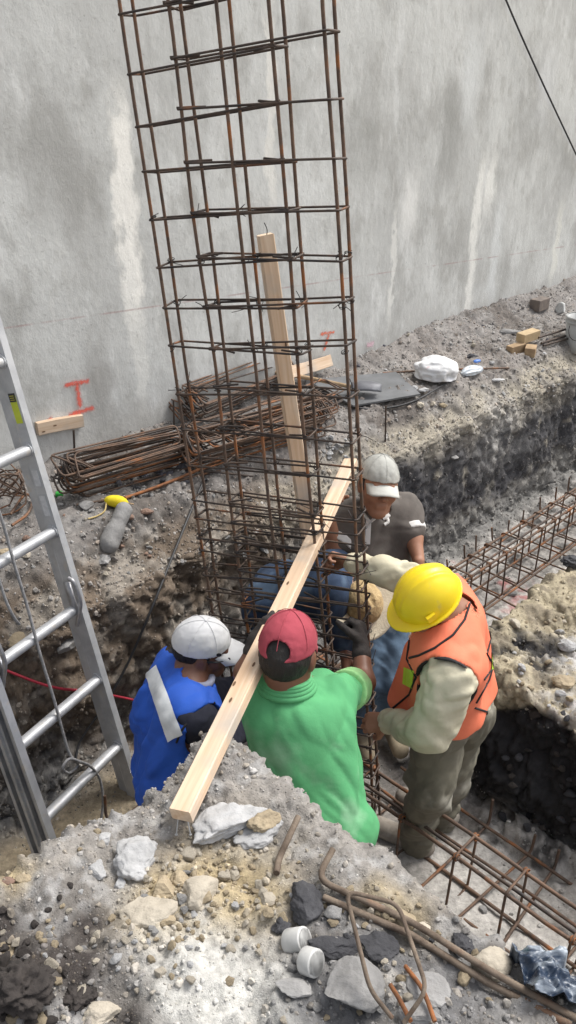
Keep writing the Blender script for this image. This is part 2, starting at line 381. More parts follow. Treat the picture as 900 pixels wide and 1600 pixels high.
cr = mixc(np.tile(A(.35, .315, .255), (len(u), 1)), (.22, .20, .175), ss(-.1, .3, n2)); band = ss(.86, .62, zz + .34 * n1 + .16 * n2) * ss(.12, .32, zz + .2 * n2)
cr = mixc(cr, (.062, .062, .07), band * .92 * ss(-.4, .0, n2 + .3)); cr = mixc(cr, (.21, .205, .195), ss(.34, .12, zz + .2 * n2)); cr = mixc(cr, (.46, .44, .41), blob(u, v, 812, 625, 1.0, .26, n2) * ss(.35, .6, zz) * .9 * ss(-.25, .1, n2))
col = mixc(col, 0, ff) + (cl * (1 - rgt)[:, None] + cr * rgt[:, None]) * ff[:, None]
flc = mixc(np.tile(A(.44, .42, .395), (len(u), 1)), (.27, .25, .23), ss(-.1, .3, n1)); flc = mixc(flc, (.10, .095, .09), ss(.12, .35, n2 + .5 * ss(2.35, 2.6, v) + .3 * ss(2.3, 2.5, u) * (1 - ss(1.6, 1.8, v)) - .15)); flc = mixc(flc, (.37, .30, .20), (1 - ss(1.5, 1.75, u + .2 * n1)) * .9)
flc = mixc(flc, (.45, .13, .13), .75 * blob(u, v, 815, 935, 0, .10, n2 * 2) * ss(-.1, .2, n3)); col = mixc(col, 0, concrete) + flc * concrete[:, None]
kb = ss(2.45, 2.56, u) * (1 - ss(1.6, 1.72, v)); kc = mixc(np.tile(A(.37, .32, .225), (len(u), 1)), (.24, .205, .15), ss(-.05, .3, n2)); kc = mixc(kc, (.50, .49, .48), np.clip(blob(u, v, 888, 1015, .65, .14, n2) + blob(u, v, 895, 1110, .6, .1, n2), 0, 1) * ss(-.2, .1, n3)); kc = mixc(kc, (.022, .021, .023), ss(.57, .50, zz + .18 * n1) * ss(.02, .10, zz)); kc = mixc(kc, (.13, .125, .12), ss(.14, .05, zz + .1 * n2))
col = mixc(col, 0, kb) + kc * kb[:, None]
dust = mixc(np.tile(A(.285, .268, .25), (len(u), 1)), (.19, .175, .16), ss(-.15, .3, n2)); dust = mixc(dust, (.37, .365, .36), ss(.0, .3, n3 + .5 * n2) * .7)
def nb(px, py, r, s=1.0): return np.clip(s * blob(u, v, px, py, 1.3, r, n2 * 1.2), 0, 1)
dust = mixc(dust, (.42, .34, .21), np.clip(nb(330, 1370, .12) + nb(400, 1400, .11) + nb(250, 1400, .10) + nb(640, 1450, .06) + nb(590, 1420, .05) + nb(20, 1380, .05), 0, 1) * ss(-.35, .0, n2 + .2))
dust = mixc(dust, (.52, .51, .48), np.clip(nb(330, 1535, .13, 1.3) + nb(440, 1580, .07), 0, 1) * ss(-.5, -.1, n3 + .3))
dust = mixc(dust, (.055, .046, .042), np.clip(nb(30, 1530, .10, 1.3) + nb(130, 1530, .06) + nb(140, 1440, .045) + nb(10, 1450, .05) + nb(200, 1590, .05), 0, 1) * ss(-.3, 0, n2 + .2))
dust = mixc(dust, (.12, .12, .125), np.clip(nb(500, 1430, .07) + nb(600, 1480, .08) + nb(700, 1560, .12) + nb(560, 1590, .1) + nb(480, 1545, .06), 0, 1) * ss(-.3, 0, n2 + .15) * .9)
nbm = ss(.02, .2, Bn + .6 * (1 - ss(1.2, 1.3, u)) * (1 - ss(1.44, 1.52, v)))
col = mixc(col, 0, nbm) + dust * nbm[:, None]
ni, nj = UU.shape; ii = np.arange(ni * nj).reshape(ni, nj)
TQ = np.stack([ii[:-1, :-1], ii[1:, :-1], ii[1:, 1:], ii[:-1, 1:]], -1).reshape(-1, 4)
gm = mat('soil', (1, 1, 1), attr=True, rough=.95, scale=46, bump=.85, bscale=170, bdist=.006, contrast=(.3, .72), detail=8)
ground = tag(link('ground', mk_mesh('ground', T, TQ, gm, True, col)), kind='structure')
BV = BVHTree.FromPolygons(T.tolist(), TQ.tolist())
def hit(px, py):
    d = Vector(ray(px, py)); q = BV.ray_cast(Vector((0, 0, EYE)), d.normalized()); return np.array(q[0]), np.array(q[1])
def gz(x, y):
    q = BV.ray_cast(Vector((x, y, 5)), Vector((0, 0, -1))); return q[0].z if q[0] is not None else 0.

# loose grit and pebbles, far too many to count
tri_c = T[TQ].mean(1); e1 = T[TQ[:, 1]] - T[TQ[:, 0]]; e2 = T[TQ[:, 3]] - T[TQ[:, 0]]; area = np.linalg.norm(np.cross(e1, e2), axis=1)
def scatter(name, n, wgt, smin, smax, pal, colmix, seed, sub=0, expo=2.6, sink=.42):
    r = np.random.default_rng(seed); w_ = area * wgt; w_ = w_ / w_.sum(); q = r.choice(len(w_), n, p=w_)
    a, b = r.random((2, n, 1)); c = T[TQ[q]]; pos = (c[:, 0] * (1 - a) + c[:, 1] * a) * (1 - b) + (c[:, 3] * (1 - a) + c[:, 2] * a) * b
    nn = N[TQ[q, 0]]; sz = smin * (1 - r.random(n) ** 1 * (1 - (smin / smax) ** expo)) ** (-1 / expo)
    var = [rock(sub, 900 + k, 9, .22, .75)[0] for k in range(24)]; Fb = ICO[sub][1]; B = np.stack(var)[r.integers(0, 24, n)]
    qt = r.normal(size=(n, 4)); qt /= np.linalg.norm(qt, axis=1)[:, None]; w, x, y, z_ = qt.T
    M = np.stack([1 - 2 * (y * y + z_ * z_), 2 * (x * y - w * z_), 2 * (x * z_ + w * y), 2 * (x * y + w * z_), 1 - 2 * (x * x + z_ * z_), 2 * (y * z_ - w * x), 2 * (x * z_ - w * y), 2 * (y * z_ + w * x), 1 - 2 * (x * x + y * y)], -1).reshape(n, 3, 3)
    Vv = np.einsum('nij,nkj->nki', M, B) * sz[:, None, None] + (pos + nn * (sz * (.5 - sink))[:, None])[:, None]
    m = len(ICO[sub][0]); Ff = (np.arange(n) * m)[:, None, None] + Fb[None]
    pc = np.array(pal)[r.integers(0, len(pal), n)]; pc = pc * (1 - colmix) + col[TQ[q, 0]] * 1.15 * colmix; pc = pc * r.uniform(.75, 1.2, (n, 1))
    C = np.repeat(pc, m, 0)
    o = link(name, mk_mesh(name, Vv.reshape(-1, 3), Ff.reshape(-1, 3), mat('grit', (1, 1, 1), attr=True, rough=.93, scale=60, bump=.4, bscale=220, bdist=.002, contrast=(.3, .7)), False, C))
    return tag(o, kind='stuff')
uc, vc = (tri_c[:, 0] + tri_c[:, 1]) * C45, (tri_c[:, 1] - tri_c[:, 0]) * C45; zc_ = tri_c[:, 2]; up = N[TQ[:, 0], 2]
onN = (uc < 1.22) & (vc < 1.46) & (uc > -.2) & (vc > -.1) & (zc_ > 1.0); onF = (vc > 2.74) & (vc < 3.75) & (uc > .3) & (uc < 7.5) & (zc_ > .8)
onFace = (vc > 2.5) & (vc < 3.0) & (zc_ < .98) & (zc_ > .02) & (uc > .4) & (uc < 7.5); onK = (uc > 2.52) & (uc < 4.2) & (vc < 1.68) & (vc > .2) & (zc_ > .35)
onP = (zc_ < .16) & (uc > .2) & (uc < 7) & (vc > .2) & (vc < 2.7)
vd = TQ[:, 0]; dm = dustm[vd]; pal = [(.34, .33, .32), (.42, .41, .40), (.27, .25, .24), (.34, .28, .2), (.30, .29, .28), (.40, .35, .28)]
scatter('gravel', 22000, onN * (1.15 - .75 * dm), .002, .009, pal, .72, 1, 0, 2.4)
scatter('gravel', 2300, onN * (1.15 - 1.0 * dm), .006, .016, pal, .62, 2, 1, 2.4)
scatter('gravel', 11000, onF * 1., .005, .024, [(.36, .345, .33), (.28, .265, .25), (.46, .45, .44), (.2, .185, .175), (.4, .33, .27)], .4, 3, 0, 2.2)
scatter('gravel', 7000, onFace * 1., .005, .022, [(.3, .27, .24), (.2, .19, .18), (.4, .37, .33)], .72, 4, 0, 2.4, .45)
scatter('gravel', 2200, onK * (up > .3) * (zc_ > .5), .004, .018, [(.42, .38, .3), (.45, .43, .4), (.3, .26, .18)], .75, 5, 0, 2.2)
scatter('gravel', 3200, onP * (.3 + ss(2.2, 2.6, vc) * 2 + np.exp(-((uc - 2.45) / .15) ** 2) * 2), .004, .02, [(.3, .28, .26), (.4, .39, .37), (.12, .115, .11)], .3, 6, 0, 2.2)

# ------------------------------------------------------------------ the plastered wall
WV = 3.75
def wall_mat():
    m = bpy.data.materials.new('plaster'); m.use_nodes = True; n = m.node_tree.nodes; L = m.node_tree.links.new
    P = n['Principled BSDF']; P.inputs['Roughness'].default_value = .9
    tc = n.new('ShaderNodeTexCoord')             # object space: x along the wall, z up
    def noise(sc, st=(1, 1, 1), det=6, ro=.6):
        mp = n.new('ShaderNodeMapping'); mp.inputs['Scale'].default_value = st; L(tc.outputs['Object'], mp.inputs[0])
        z = n.new('ShaderNodeTexNoise'); z.inputs['Scale'].default_value = sc; z.inputs['Detail'].default_value = det; z.inputs['Roughness'].default_value = ro; L(mp.outputs[0], z.inputs['Vector']); return z.outputs['Fac']
    def ramp(f, a, b):
        r = n.new('ShaderNodeMapRange'); r.interpolation_type = 'SMOOTHSTEP'; r.inputs[1].default_value = a; r.inputs[2].default_value = b; L(f, r.inputs[0]); return r.outputs[0]
    def mth(op, a, b=None):
        k = n.new('ShaderNodeMath'); k.operation = op
        for i, q in enumerate((a, b)):
            if q is None: continue
            if isinstance(q, (int, float)): k.inputs[i].default_value = q
            else: L(q, k.inputs[i])
        return k.outputs[0]
    def mix(f, a, c, s=1.0):
        k = n.new('ShaderNodeMix'); k.data_type = 'RGBA'; f = mth('MULTIPLY', f, s); L(f, k.inputs[0])
        if isinstance(a, tuple): k.inputs[6].default_value = (*a, 1)
        else: L(a, k.inputs[6])
        k.inputs[7].default_value = (*c, 1); return k.outputs[2]
    sp = n.new('ShaderNodeSeparateXYZ'); L(tc.outputs['Object'], sp.inputs[0]); x, z = sp.outputs[0], sp.outputs[2]
    c = mix(ramp(noise(1.1), .36, .64), (.47, .475, .47), (.58, .59, .585))
    c = mix(ramp(noise(1.7, (1.5, 1, .8), 7, .65), .48, .64), c, (.36, .36, .35), .75)
    c = mix(ramp(noise(2.6, (1.6, 1, .55), 7, .68), .5, .68), c, (.66, .67, .67), .8)
    c = mix(ramp(noise(4.5, (1.1, 1, .8), 8, .72), .52, .66), c, (.39, .39, .375), .55)
    c = mix(ramp(noise(9, (1.3, 1, .7), 8, .7), .5, .72), c, (.34, .34, .325), .4)
    c = mix(ramp(noise(12, (1.6, 1, .4), 6), .55, .75), c, (.68, .68, .67), .4)
    wob = mth('MULTIPLY', mth('SUBTRACT', noise(3.0, (1, 1, 1), 4), .5), .22)
    wob2 = mth('MULTIPLY', mth('SUBTRACT', noise(16, (1, 1, .5), 4), .5), .12)
    xw = mth('ADD', mth('ADD', x, wob), wob2)
    def streak(px, py0, py1, w, colr, s):        # a lime run down the wall
        global_u = []
        for py in (py0, py1):
            r = ray(px, py); k = WV / ((r[1] - r[0]) * C45); p = A(0, 0, EYE) + r * k; global_u.append((toUV(p)[0], p[2]))
        (u0, z0), (u1, z1) = global_u
        f = mth('SUBTRACT', 1.0, ramp(mth('ABSOLUTE', mth('SUBTRACT', xw, (u0 + u1) / 2)), w * .25, w))
        g = mth('MULTIPLY', ramp(z, z1 - .25, z1 + .1), mth('SUBTRACT', 1.0, ramp(z, z0 - .15, z0 + .2)))
        return mth('MULTIPLY', mth('MULTIPLY', f, g), s), colr
    for a in ((196, 165, 480, .085, (.74, .73, .70), .95), (208, 430, 620, .06, (.64, .64, .62), .5), (422, 20, 300, .05, (.68, .67, .64), .6), (738, 260, 500, .085, (.68, .68, .66), .8), (640, 290, 345, .16, (.68, .68, .67), .7),
              (765, 250, 310, .10, (.72, .72, .70), .7), (770, 330, 470, .10, (.60, .62, .63), .5), (612, 340, 480, .035, (.66, .66, .64), .6), (735, 60, 180, .16, (.58, .60, .61), .5), (868, 330, 420, .07, (.62, .62, .58), .6), (850, 90, 170, .2, (.53, .54, .55), .5),
              (700, 150, 270, .2, (.27, .27, .26), .45), (560, 170, 280, .25, (.29, .29, .28), .4), (60, 200, 330, .22, (.31, .305, .295), .38), (130, 230, 380, .2, (.31, .305, .295), .35), (150, 560, 640, .12, (.27, .26, .25), .5), (345, 40, 200, .15, (.56, .57, .57), .4)):
        f, cc = streak(*a); c = mix(f, c, tuple(q * (1.12 if q > .45 else .95) for q in cc), 1.15)
    low = mth('SUBTRACT', 1.0, ramp(mth('ADD', z, mth('MULTIPLY', wob, 1.6)), 1.12, 1.42))
    c = mix(low, c, (.30, .285, .265), .45)
    spk = ramp(noise(46, (1, 1, 1), 3), .66, .72); c = mix(spk, c, (.2, .195, .19), .35)
    # red chalk level line
    def uz(px, py): r = ray(px, py); k = WV / ((r[1] - r[0]) * C45); p = A(0, 0, EYE) + r * k; return toUV(p)[0], p[2]
    (ua, za), (ub, zb) = uz(19, 510), uz(832, 392); sl_ = (zb - za) / (ub - ua)
    dl = mth('ABSOLUTE', mth('SUBTRACT', mth('SUBTRACT', z, mth('MULTIPLY', x, sl_)), za - sl_ * ua))
    c = mix(mth('MULTIPLY', mth('SUBTRACT', 1.0, ramp(dl, .002, .007)), ramp(noise(5, (1, 1, 1), 4), .42, .6)), c, (.36, .22, .22), .5)
    gm_ = n.new('ShaderNodeMix'); gm_.data_type = 'RGBA'; gm_.blend_type = 'MULTIPLY'; gm_.inputs[0].default_value = 1.; gm_.inputs[7].default_value = (1.15, 1.145, 1.12, 1); L(c, gm_.inputs[6]); L(gm_.outputs[2], P.inputs['Base Color'])
    b = n.new('ShaderNodeBump'); b.inputs['Strength'].default_value = .5; b.inputs['Distance'].default_value = .012; L(noise(22, (1.2, 1, .8), 8, .72), b.inputs['Height']); L(b.outputs[0], P.inputs['Normal'])
    return m
wb = thing('concrete_wall', 'tall grey cement plastered wall with pale lime runs behind the trench', 'wall', UV(0, WV, .4))
nu, nz_ = 200, 60; uu = np.linspace(-14, 22, nu); zz2 = np.linspace(0, 5.6, nz_); gu, gz2 = np.meshgrid(uu, zz2, indexing='ij')
bu = .012 * fbm(np.stack([gu.ravel() * 1.3, gz2.ravel() * 1.3, 0 * gu.ravel()], -1), 3)
q = np.arange(nu * nz_).reshape(nu, nz_); WQ = np.stack([q[:-1, :-1], q[1:, :-1], q[1:, 1:], q[:-1, 1:]], -1).reshape(-1, 4)
wme = mk_mesh('plaster_face', np.stack([gu.ravel(), -.015 + bu, gz2.ravel() + .4], -1), WQ, wall_mat())
wf = link('plaster_face', wme, wb, (0, 0, -.4)); wf.rotation_euler = (0, 0, R(45)); wb.location = UV(0, WV, .4)
cb = MB(); cb.box(UV(4, WV + .13, 3.2), UV(1, 0), UV(0, 1), (0, 0, 1), (18, .12, 2.79)); cb.build('masonry_core', mat('masonry', (.3, .3, .29), scale=6), wb, False)
def wallpt(px, py, off=0.0): r = ray(px, py); k = (WV - off) / ((r[1] - r[0]) * C45); return A(0, 0, EYE) + r * k
def spray(name, label, strokes, colr, wd, seed):  # spray paint, as a thin film on the plaster
    Vs = []; Fs = []; As = []; n0 = 0
    for a, b in strokes:
        a, b = wallpt(*a, .022), wallpt(*b, .022); L_ = np.linalg.norm(b - a); t = (b - a) / L_; s = nrm(np.cross(t, UV(0, 1))); k, w_ = max(8, int(L_ / .006)), 13
        for i in range(k + 1):
            for j in range(w_): 
                q = (j / (w_ - 1) - .5) * 2; Vs.append(a + t * L_ * i / k + s * q * wd + UV(0, -.0006 * len(Fs) / 1e6)); As.append((1 - abs(q)) * min(1, i / 3, (k - i) / 3 + .05))
        Fs += [(n0 + i * w_ + j, n0 + (i + 1) * w_ + j, n0 + (i + 1) * w_ + j + 1, n0 + i * w_ + j + 1) for i in range(k) for j in range(w_ - 1)]; n0 += (k + 1) * w_
    m = bpy.data.materials.new('spray_paint'); m.use_nodes = True; n = m.node_tree.nodes; L = m.node_tree.links.new; P = n['Principled BSDF']; P.inputs['Base Color'].default_value = (*colr, 1); P.inputs['Roughness'].default_value = .8
    at = n.new('ShaderNodeAttribute'); at.attribute_name = 'Col'; nz = n.new('ShaderNodeTexNoise'); nz.inputs['Scale'].default_value = 45; nz.inputs['Detail'].default_value = 6; tc = n.new('ShaderNodeTexCoord'); L(tc.outputs['Object'], nz.inputs[0])
    mu = n.new('ShaderNodeMath'); mu.operation = 'MULTIPLY_ADD'; mu.inputs[1].default_value = 1.6; L(nz.outputs[0], mu.inputs[0]); mu.inputs[2].default_value = -.95
    ad = n.new('ShaderNodeMath'); ad.operation = 'ADD'; L(at.outputs['Fac'], ad.inputs[0]); L(mu.outputs[0], ad.inputs[1])
    mr = n.new('ShaderNodeMapRange'); mr.inputs[1].default_value = .0; mr.inputs[2].default_value = .75; mr.inputs[4].default_value = .85; L(ad.outputs[0], mr.inputs[0]); L(mr.outputs[0], P.inputs['Alpha'])
    Vs = np.array(Vs); c = Vs.mean(0); As = np.array(As)
    o = link(name, mk_mesh(name, Vs - c, np.array(Fs), m, True, np.stack([As] * 3, -1)), None, c); return tag(o, label, 'paint mark')
spray('spray_mark', 'red spray painted letter I above the short plank on the wall', [((98, 602), (141, 595)), ((120, 597), (126, 640)), ((105, 650), (148, 636))], (.75, .10, .06), .022, 1)
spray('spray_mark', 'orange hooked spray mark on wall seen inside the right edge of the column', [((500, 522), (524, 519)), ((515, 520), (506, 550))], (.75, .16, .08), .018, 2)
spray('spray_mark', 'faint orange vertical spray mark on wall left of the bucket', [((855, 453), (853, 478))], (.75, .26, .14), .03, 3)
spray('spray_mark', 'pale pink spray smudge low on the wall above the metal sheet', [((572, 540), (586, 536))], (.72, .48, .55), .03, 4)
spray('spray_mark', 'small red spray scribble right above the left end of the short wall plank', [((73, 658), (84, 652))], (.7, .2, .14), .02, 5)
cbm = MB(); cbm.tube(spline([wallpt(778, -30, .05), wallpt(812, 50, .05), wallpt(848, 130, .06), wallpt(876, 190, .05), wallpt(910, 262, .05)], 6), .007)
single(cbm, 'cable', mat('black_rubber', (.025, .025, .028), rough=.6), 'thin black cable crossing the upper right corner of the plastered wall', 'cable')

# ------------------------------------------------------------------ materials of the objects
M_rust = mat('rusty_steel', (.20, .125, .085), (.085, .062, .05), rough=.8, metal=.25, scale=14, bump=.5, bscale=240, bdist=.0015, spots=((.30, .12, .045), 9, .56))
M_dark = mat('dark_steel', (.12, .085, .065), (.045, .04, .04), rough=.65, metal=.45, scale=12, bump=.5, bscale=240, bdist=.0015, spots=((.22, .10, .05), 8, .6))
M_orange = mat('orange_rust', (.30, .115, .04), (.12, .055, .028), rough=.88, scale=25, bump=.5, bscale=200, bdist=.0015)
M_dusty = mat('dusty_rebar', (.21, .165, .125), (.095, .068, .05), rough=.92, scale=24, bump=.7, bscale=200, bdist=.002, spots=((.26, .12, .06), 7, .62))
M_wire = mat('tie_wire', (.05, .045, .045), (.025, .022, .022), rough=.5, metal=.6, bump=0)
M_wood = mat('pine', (.70, .50, .33), (.56, .36, .21), rough=.72, scale=7, bump=.25, bscale=50, bdist=.001, stretch=(1, 1, 1), detail=4)
M_oldwood = mat('old_pine', (.46, .33, .2), (.28, .19, .11), rough=.85, scale=9, bump=.3, bscale=60, bdist=.001)
M_alu = mat('aluminium', (.56, .57, .585), (.40, .41, .43), rough=.5, metal=.35, scale=9, bump=.15, bscale=80, bdist=.001, spots=((.52, .50, .47), 22, .6))
M_rope = mat('grey_rope', (.34, .335, .34), (.2, .2, .2), rough=.95, scale=60, bump=.8, bscale=220, bdist=.002)
M_black = mat('black_plastic', (.03, .03, .033), rough=.5, bump=.1)

# grain that runs along a plank: textures use each plank's own axes
def wood(name, label, a, b, upv, w, t, m_name, cat='plank', knots=True, dark=1.0, seed=1, end_cut=0):
    a, b = np.asarray(a, float), np.asarray(b, float); x = nrm(b - a); z = nrm(np.asarray(upv) - x * x.dot(upv)); y = np.cross(z, x); Ln = np.linalg.norm(b - a)
    n = 40; V = []; F = []; r = np.random.default_rng(seed); be = .003
    prof = [(-w / 2, -t / 2 + be), (-w / 2, t / 2 - be), (-w / 2 + be, t / 2), (w / 2 - be, t / 2), (w / 2, t / 2 - be), (w / 2, -t / 2 + be), (w / 2 - be, -t / 2), (-w / 2 + be, -t / 2)]
    for i in range(n + 1):
        s = i / n; bow = .004 * math.sin(s * 3.1 + seed); wv = 1 + .01 * math.sin(s * 17 + seed)
        for (py_, pz_) in prof: V.append((s * Ln + (.004 * math.sin(9 * py_ / w + seed) if i in (0, n) else 0), py_ * wv + bow, pz_))
    for i in range(n):
        for j in range(8): F.append((i * 8 + j, i * 8 + (j + 1) % 8, (i + 1) * 8 + (j + 1) % 8, (i + 1) * 8 + j))
    capF = []
    for k in (0, n):
        idx = [k * 8 + j for j in range(8)]
        for q in ((0, 1, 2, 7), (7, 2, 3, 6), (6, 3, 4, 5)):
            f = tuple(idx[p] for p in q); capF.append(f if k else f[::-1])
    if m_name in MAT: m = MAT[m_name]
    else:
        m = bpy.data.materials.new(m_name); m.use_nodes = True; nn = m.node_tree.nodes; L = m.node_tree.links.new; P = nn['Principled BSDF']; P.inputs['Roughness'].default_value = .7
        tc = nn.new('ShaderNodeTexCoord'); mp = nn.new('ShaderNodeMapping'); mp.inputs['Scale'].default_value = (1.2, 26, 26); L(tc.outputs['Object'], mp.inputs[0])
        nz = nn.new('ShaderNodeTexNoise'); nz.inputs['Scale'].default_value = 2.2; nz.inputs['Detail'].default_value = 5; nz.inputs['Distortion'].default_value = .6; L(mp.outputs[0], nz.inputs[0])
        rp = nn.new('ShaderNodeValToRGB'); e = rp.color_ramp.elements; e[0].position = .32; e[1].position = .68
        e[0].color = (.58 * dark, .40 * dark, .26 * dark, 1); e[1].color = (.74 * dark, .58 * dark, .43 * dark, 1); L(nz.outputs[0], rp.inputs[0])
        n2 = nn.new('ShaderNodeTexNoise'); n2.inputs['Scale'].default_value = 5; n2.inputs['Detail'].default_value = 6; L(tc.outputs['Object'], n2.inputs[0])
        r2 = nn.new('ShaderNodeValToRGB'); r2.color_ramp.elements[0].position = .50; r2.color_ramp.elements[1].position = .72; L(n2.outputs[0], r2.inputs[0])
        mx = nn.new('ShaderNodeMix'); mx.data_type = 'RGBA'; mx.inputs[7].default_value = (.46 * dark, .40 * dark, .34 * dark, 1); L(r2.outputs[0], mx.inputs[0]); L(rp.outputs[0], mx.inputs[6]); L(mx.outputs[2], P.inputs['Base Color'])
        bp = nn.new('ShaderNodeBump'); bp.inputs['Strength'].default_value = .3; bp.inputs['Distance'].default_value = .001; L(nz.outputs[0], bp.inputs['Height']); L(bp.outputs[0], P.inputs['Normal'])
        MAT[m_name] = m
    root = thing(name, label, cat, a); o = link('board', mk_mesh('board', np.array(V), np.array(F + capF), m, False), root)
    from mathutils import Matrix
    o.rotation_euler = Matrix((x, y, z)).transposed().to_euler()
    if knots:
        for k, (s, q) in enumerate(knots):
            mb = MB(); c = a + x * s * Ln + y * q * w + z * (t / 2 + .0012); th = np.arange(10) * .628
            mb.add(np.vstack([c + np.outer(np.cos(th) * .011, x) + np.outer(np.sin(th) * .004, y), c]), [(j, (j + 1) % 10, 10, 10) for j in range(10)]); mb.build('knot', mat('knot', (.16, .09, .05), bump=0), root)
    return root, x, y, z

# ------------------------------------------------------------------ the tall column cage
cO = A(-.226, 2.71, 0); ca, cw, cd = nrm((-.0886, .0599, .9943)), nrm((.9065, -.4087, .1054)), nrm((.4127, .9107, -.0181)); CW, CD = .66, .075
cage = thing('rebar_column', 'tall rusty rebar column cage standing in the pit between the workers', 'rebar cage', cO + ca * .02)
def cpt(k, dd, h): return cO + cw * (CW * k / 4) + cd * (CD * dd) + ca * h
for k in range(5):
    for dd in (0, 1):
        mb = MB(); wob = rng.normal(size=(9, 3)) * .004; hs_ = np.linspace(.0, 4.1, 9); mb.tube(spline([cpt(k, dd, h) + w_ for h, w_ in zip(hs_, wob)], 3), .0059, 7); mb.build('bar', M_rust, cage)
wire_me = []
for s in range(5):
    mb = MB(); r = np.random.default_rng(s); th = np.linspace(0, 2 * math.pi * 1.6, 16); rr = .0115
    loop = [A(rr * math.cos(t), rr * math.sin(t), .006 * math.sin(t * .8 + s)) for t in th]; tail = loop[-1] + A(*(r.normal(size=3) * (.02, .02, .03))) - A(0, 0, .012)
    mb.tube(loop + [loop[-1] * .5 + tail * .5 + A(.006, 0, 0), tail], .0014, 4, cap=False); mb.tube([loop[0], loop[0] + A(*(r.normal(size=3) * .018))], .0014, 4, cap=False); wire_me.append(mb.mesh('tie_wire', M_wire))
lev = sorted([3.15 - .148 * i for i in range(-5, 22)] + [3.15 - .148 * (i + .5) for i in range(11, 21)])
nw = 0
for li_, h in enumerate(lev):
    if h < .05: continue
    low = h < 1.7
    for part in (0, 1):
        k0, k1 = ((0, 3), (1, 4))[part]; e = .011; dz = (part - .5) * .013 + rng.normal() * .003; tilt = rng.normal() * .010; sk = rng.normal() * .006
        c = [(k0, 0, -e, -e), (k1, 0, e, -e), (k1, 1, e, e), (k0, 1, -e, e)]
        pts = [cpt(k, dd, h + dz + tilt * (k - 2) / 2 + (sk if dd else 0)) + cw * ex + cd * ey for k, dd, ex, ey in c]
        mb = MB(); mb.tube(fillet(pts, .012, 3, True), .0039, 5, closed=True)
        hk = pts[1] if part == 0 else pts[0]; sg = -1 if part == 0 else 1   # bent hook ends of the stirrup
        mb.tube([hk + ca * .004, hk + cw * sg * .03 + cd * .02 + ca * .003, hk + cw * sg * .085 + cd * .035 + ca * rng.normal() * .008], .0042, 5)
        mb.build('stirrup', M_dark, cage)
    for k in range(5):
        for dd in (0, 1):
            if nw < 190 and rng.random() < .8 and .3 < h < 3.4:
                o = link('tie_wire', wire_me[int(rng.integers(5))], cage, cpt(k, dd, h) - np.array(cage.location)); o.rotation_euler = (rng.normal() * .3, rng.normal() * .3, rng.random() * 6); nw += 1

# ------------------------------------------------------------------ beam cages lying in the trenches
def beam_cage(name, label, org, along, side, length, width, height, zb, step, s0, seed, hook=True):
    r = np.random.default_rng(seed); al, sd_ = nrm(along), nrm(side); root = thing(name, label, 'rebar cage', A(*org))
    O = np.asarray(org, float)
    def p(s, w_, z): return O + al * s + sd_ * w_ + A(0, 0, z)
    for w_ in (-width / 2, width / 2):
        for z in (zb, zb + height):
            mb = MB(); mb.tube(spline([p(s, w_ + r.normal() * .005, z + r.normal() * .006) for s in np.linspace(0, length, 9)], 3), .0085, 6); mb.build('bar', M_rust, root)
    mb = MB(); mb.tube(spline([p(s, -width / 2 + .028 + r.normal() * .004, zb + height + .004 + r.normal() * .004) for s in np.linspace(0, length, 7)], 3), .0075, 6); mb.build('bar', M_dark, root)
    s = s0
    while s < length:
        e = .012; z1 = zb + height + e; z0 = zb - e * .5; ln = r.normal() * .012
        c = [p(s, -width / 2 - e, z0), p(s + ln, -width / 2 - e, z1), p(s + ln, width / 2 + e, z1), p(s, width / 2 + e, z0)]
        mb = MB(); mb.tube(fillet(c, .02, 3, True), .0055, 5, closed=True); 
        mb.tube([c[1] + al * .012, c[1] + al * .014 + sd_ * .035 - A(0, 0, .05)], .0055, 5)
        mb.build('stirrup', M_rust, root)
        for w_ in (-width / 2, width / 2):
            if r.random() < .8:
                q = MB(); th = np.linspace(0, 9, 12); ce = p(s + ln, w_, zb + height)
                for k_ in range(2): q.tube([ce + al * (.012 * k_ - .006 + .003 * math.sin(t * 3)) + sd_ * .014 * math.cos(t) + A(0, 0, .014 * math.sin(t)) for t in th], .0028, 4)
                q.build('tie_wire', M_orange, root)
        s += step * (1 + r.normal() * .06)
    return root, p
def footing_mat(name, label, org, along, side, length, w0, w1, z, step, seed, nlong=(0.,), hk=.12, gap=None):
    r = np.random.default_rng(seed); al, sd_ = nrm(along), nrm(side); root = thing(name, label, 'rebar mat', A(*org)); O = np.asarray(org, float)
    def p(s, w_, zz_): return O + al * s + sd_ * w_ + A(0, 0, zz_)
    for w_ in nlong:
        mb = MB(); mb.tube(spline([p(s, w_ + r.normal() * .006, z + .014 + r.normal() * .003) for s in np.linspace(0, length, 8)], 3), .0075, 6); mb.build('long_bar', M_rust, root)
    s = step * .5
    while s < length:
        j = r.normal() * .02; h1, h2 = hk * r.uniform(.7, 1.25), hk * r.uniform(.7, 1.25)
        pts = [p(s + j, w0 - .01, z + h1), p(s + j, w0, z), p(s - j, w1, z), p(s - j + r.normal() * .01, w1 + .012, z + h2)]
        mb = MB(); mb.tube(fillet(pts, .03, 3), .0065, 6); mb.build('hooked_bar', M_rust, root); s += step * (1 + r.normal() * .08)
    return root
eu, ev = UV(1, 0), UV(0, 1)
beam_cage('beam_cage', 'long rusty beam cage in the right hand trench receding behind the vest worker', UV(2.30, 2.17, 0), eu, ev, 6.5, .135, .31, .055, .205, .12, 21)
beam_cage('beam_cage', 'rusty beam cage in the near trench running to the lower right corner', UV(2.0, 1.86, 0), -ev, eu, 3.2, .13, .30, .055, .235, .08, 22)
footing_mat('footing_mat', 'flat rebar mat with upturned hook ends under the receding beam cage', UV(2.65, 0, .03), eu, ev, 5.2, 1.86, 2.50, .03, .21, 23, (1.90, 2.06, 2.3, 2.46))
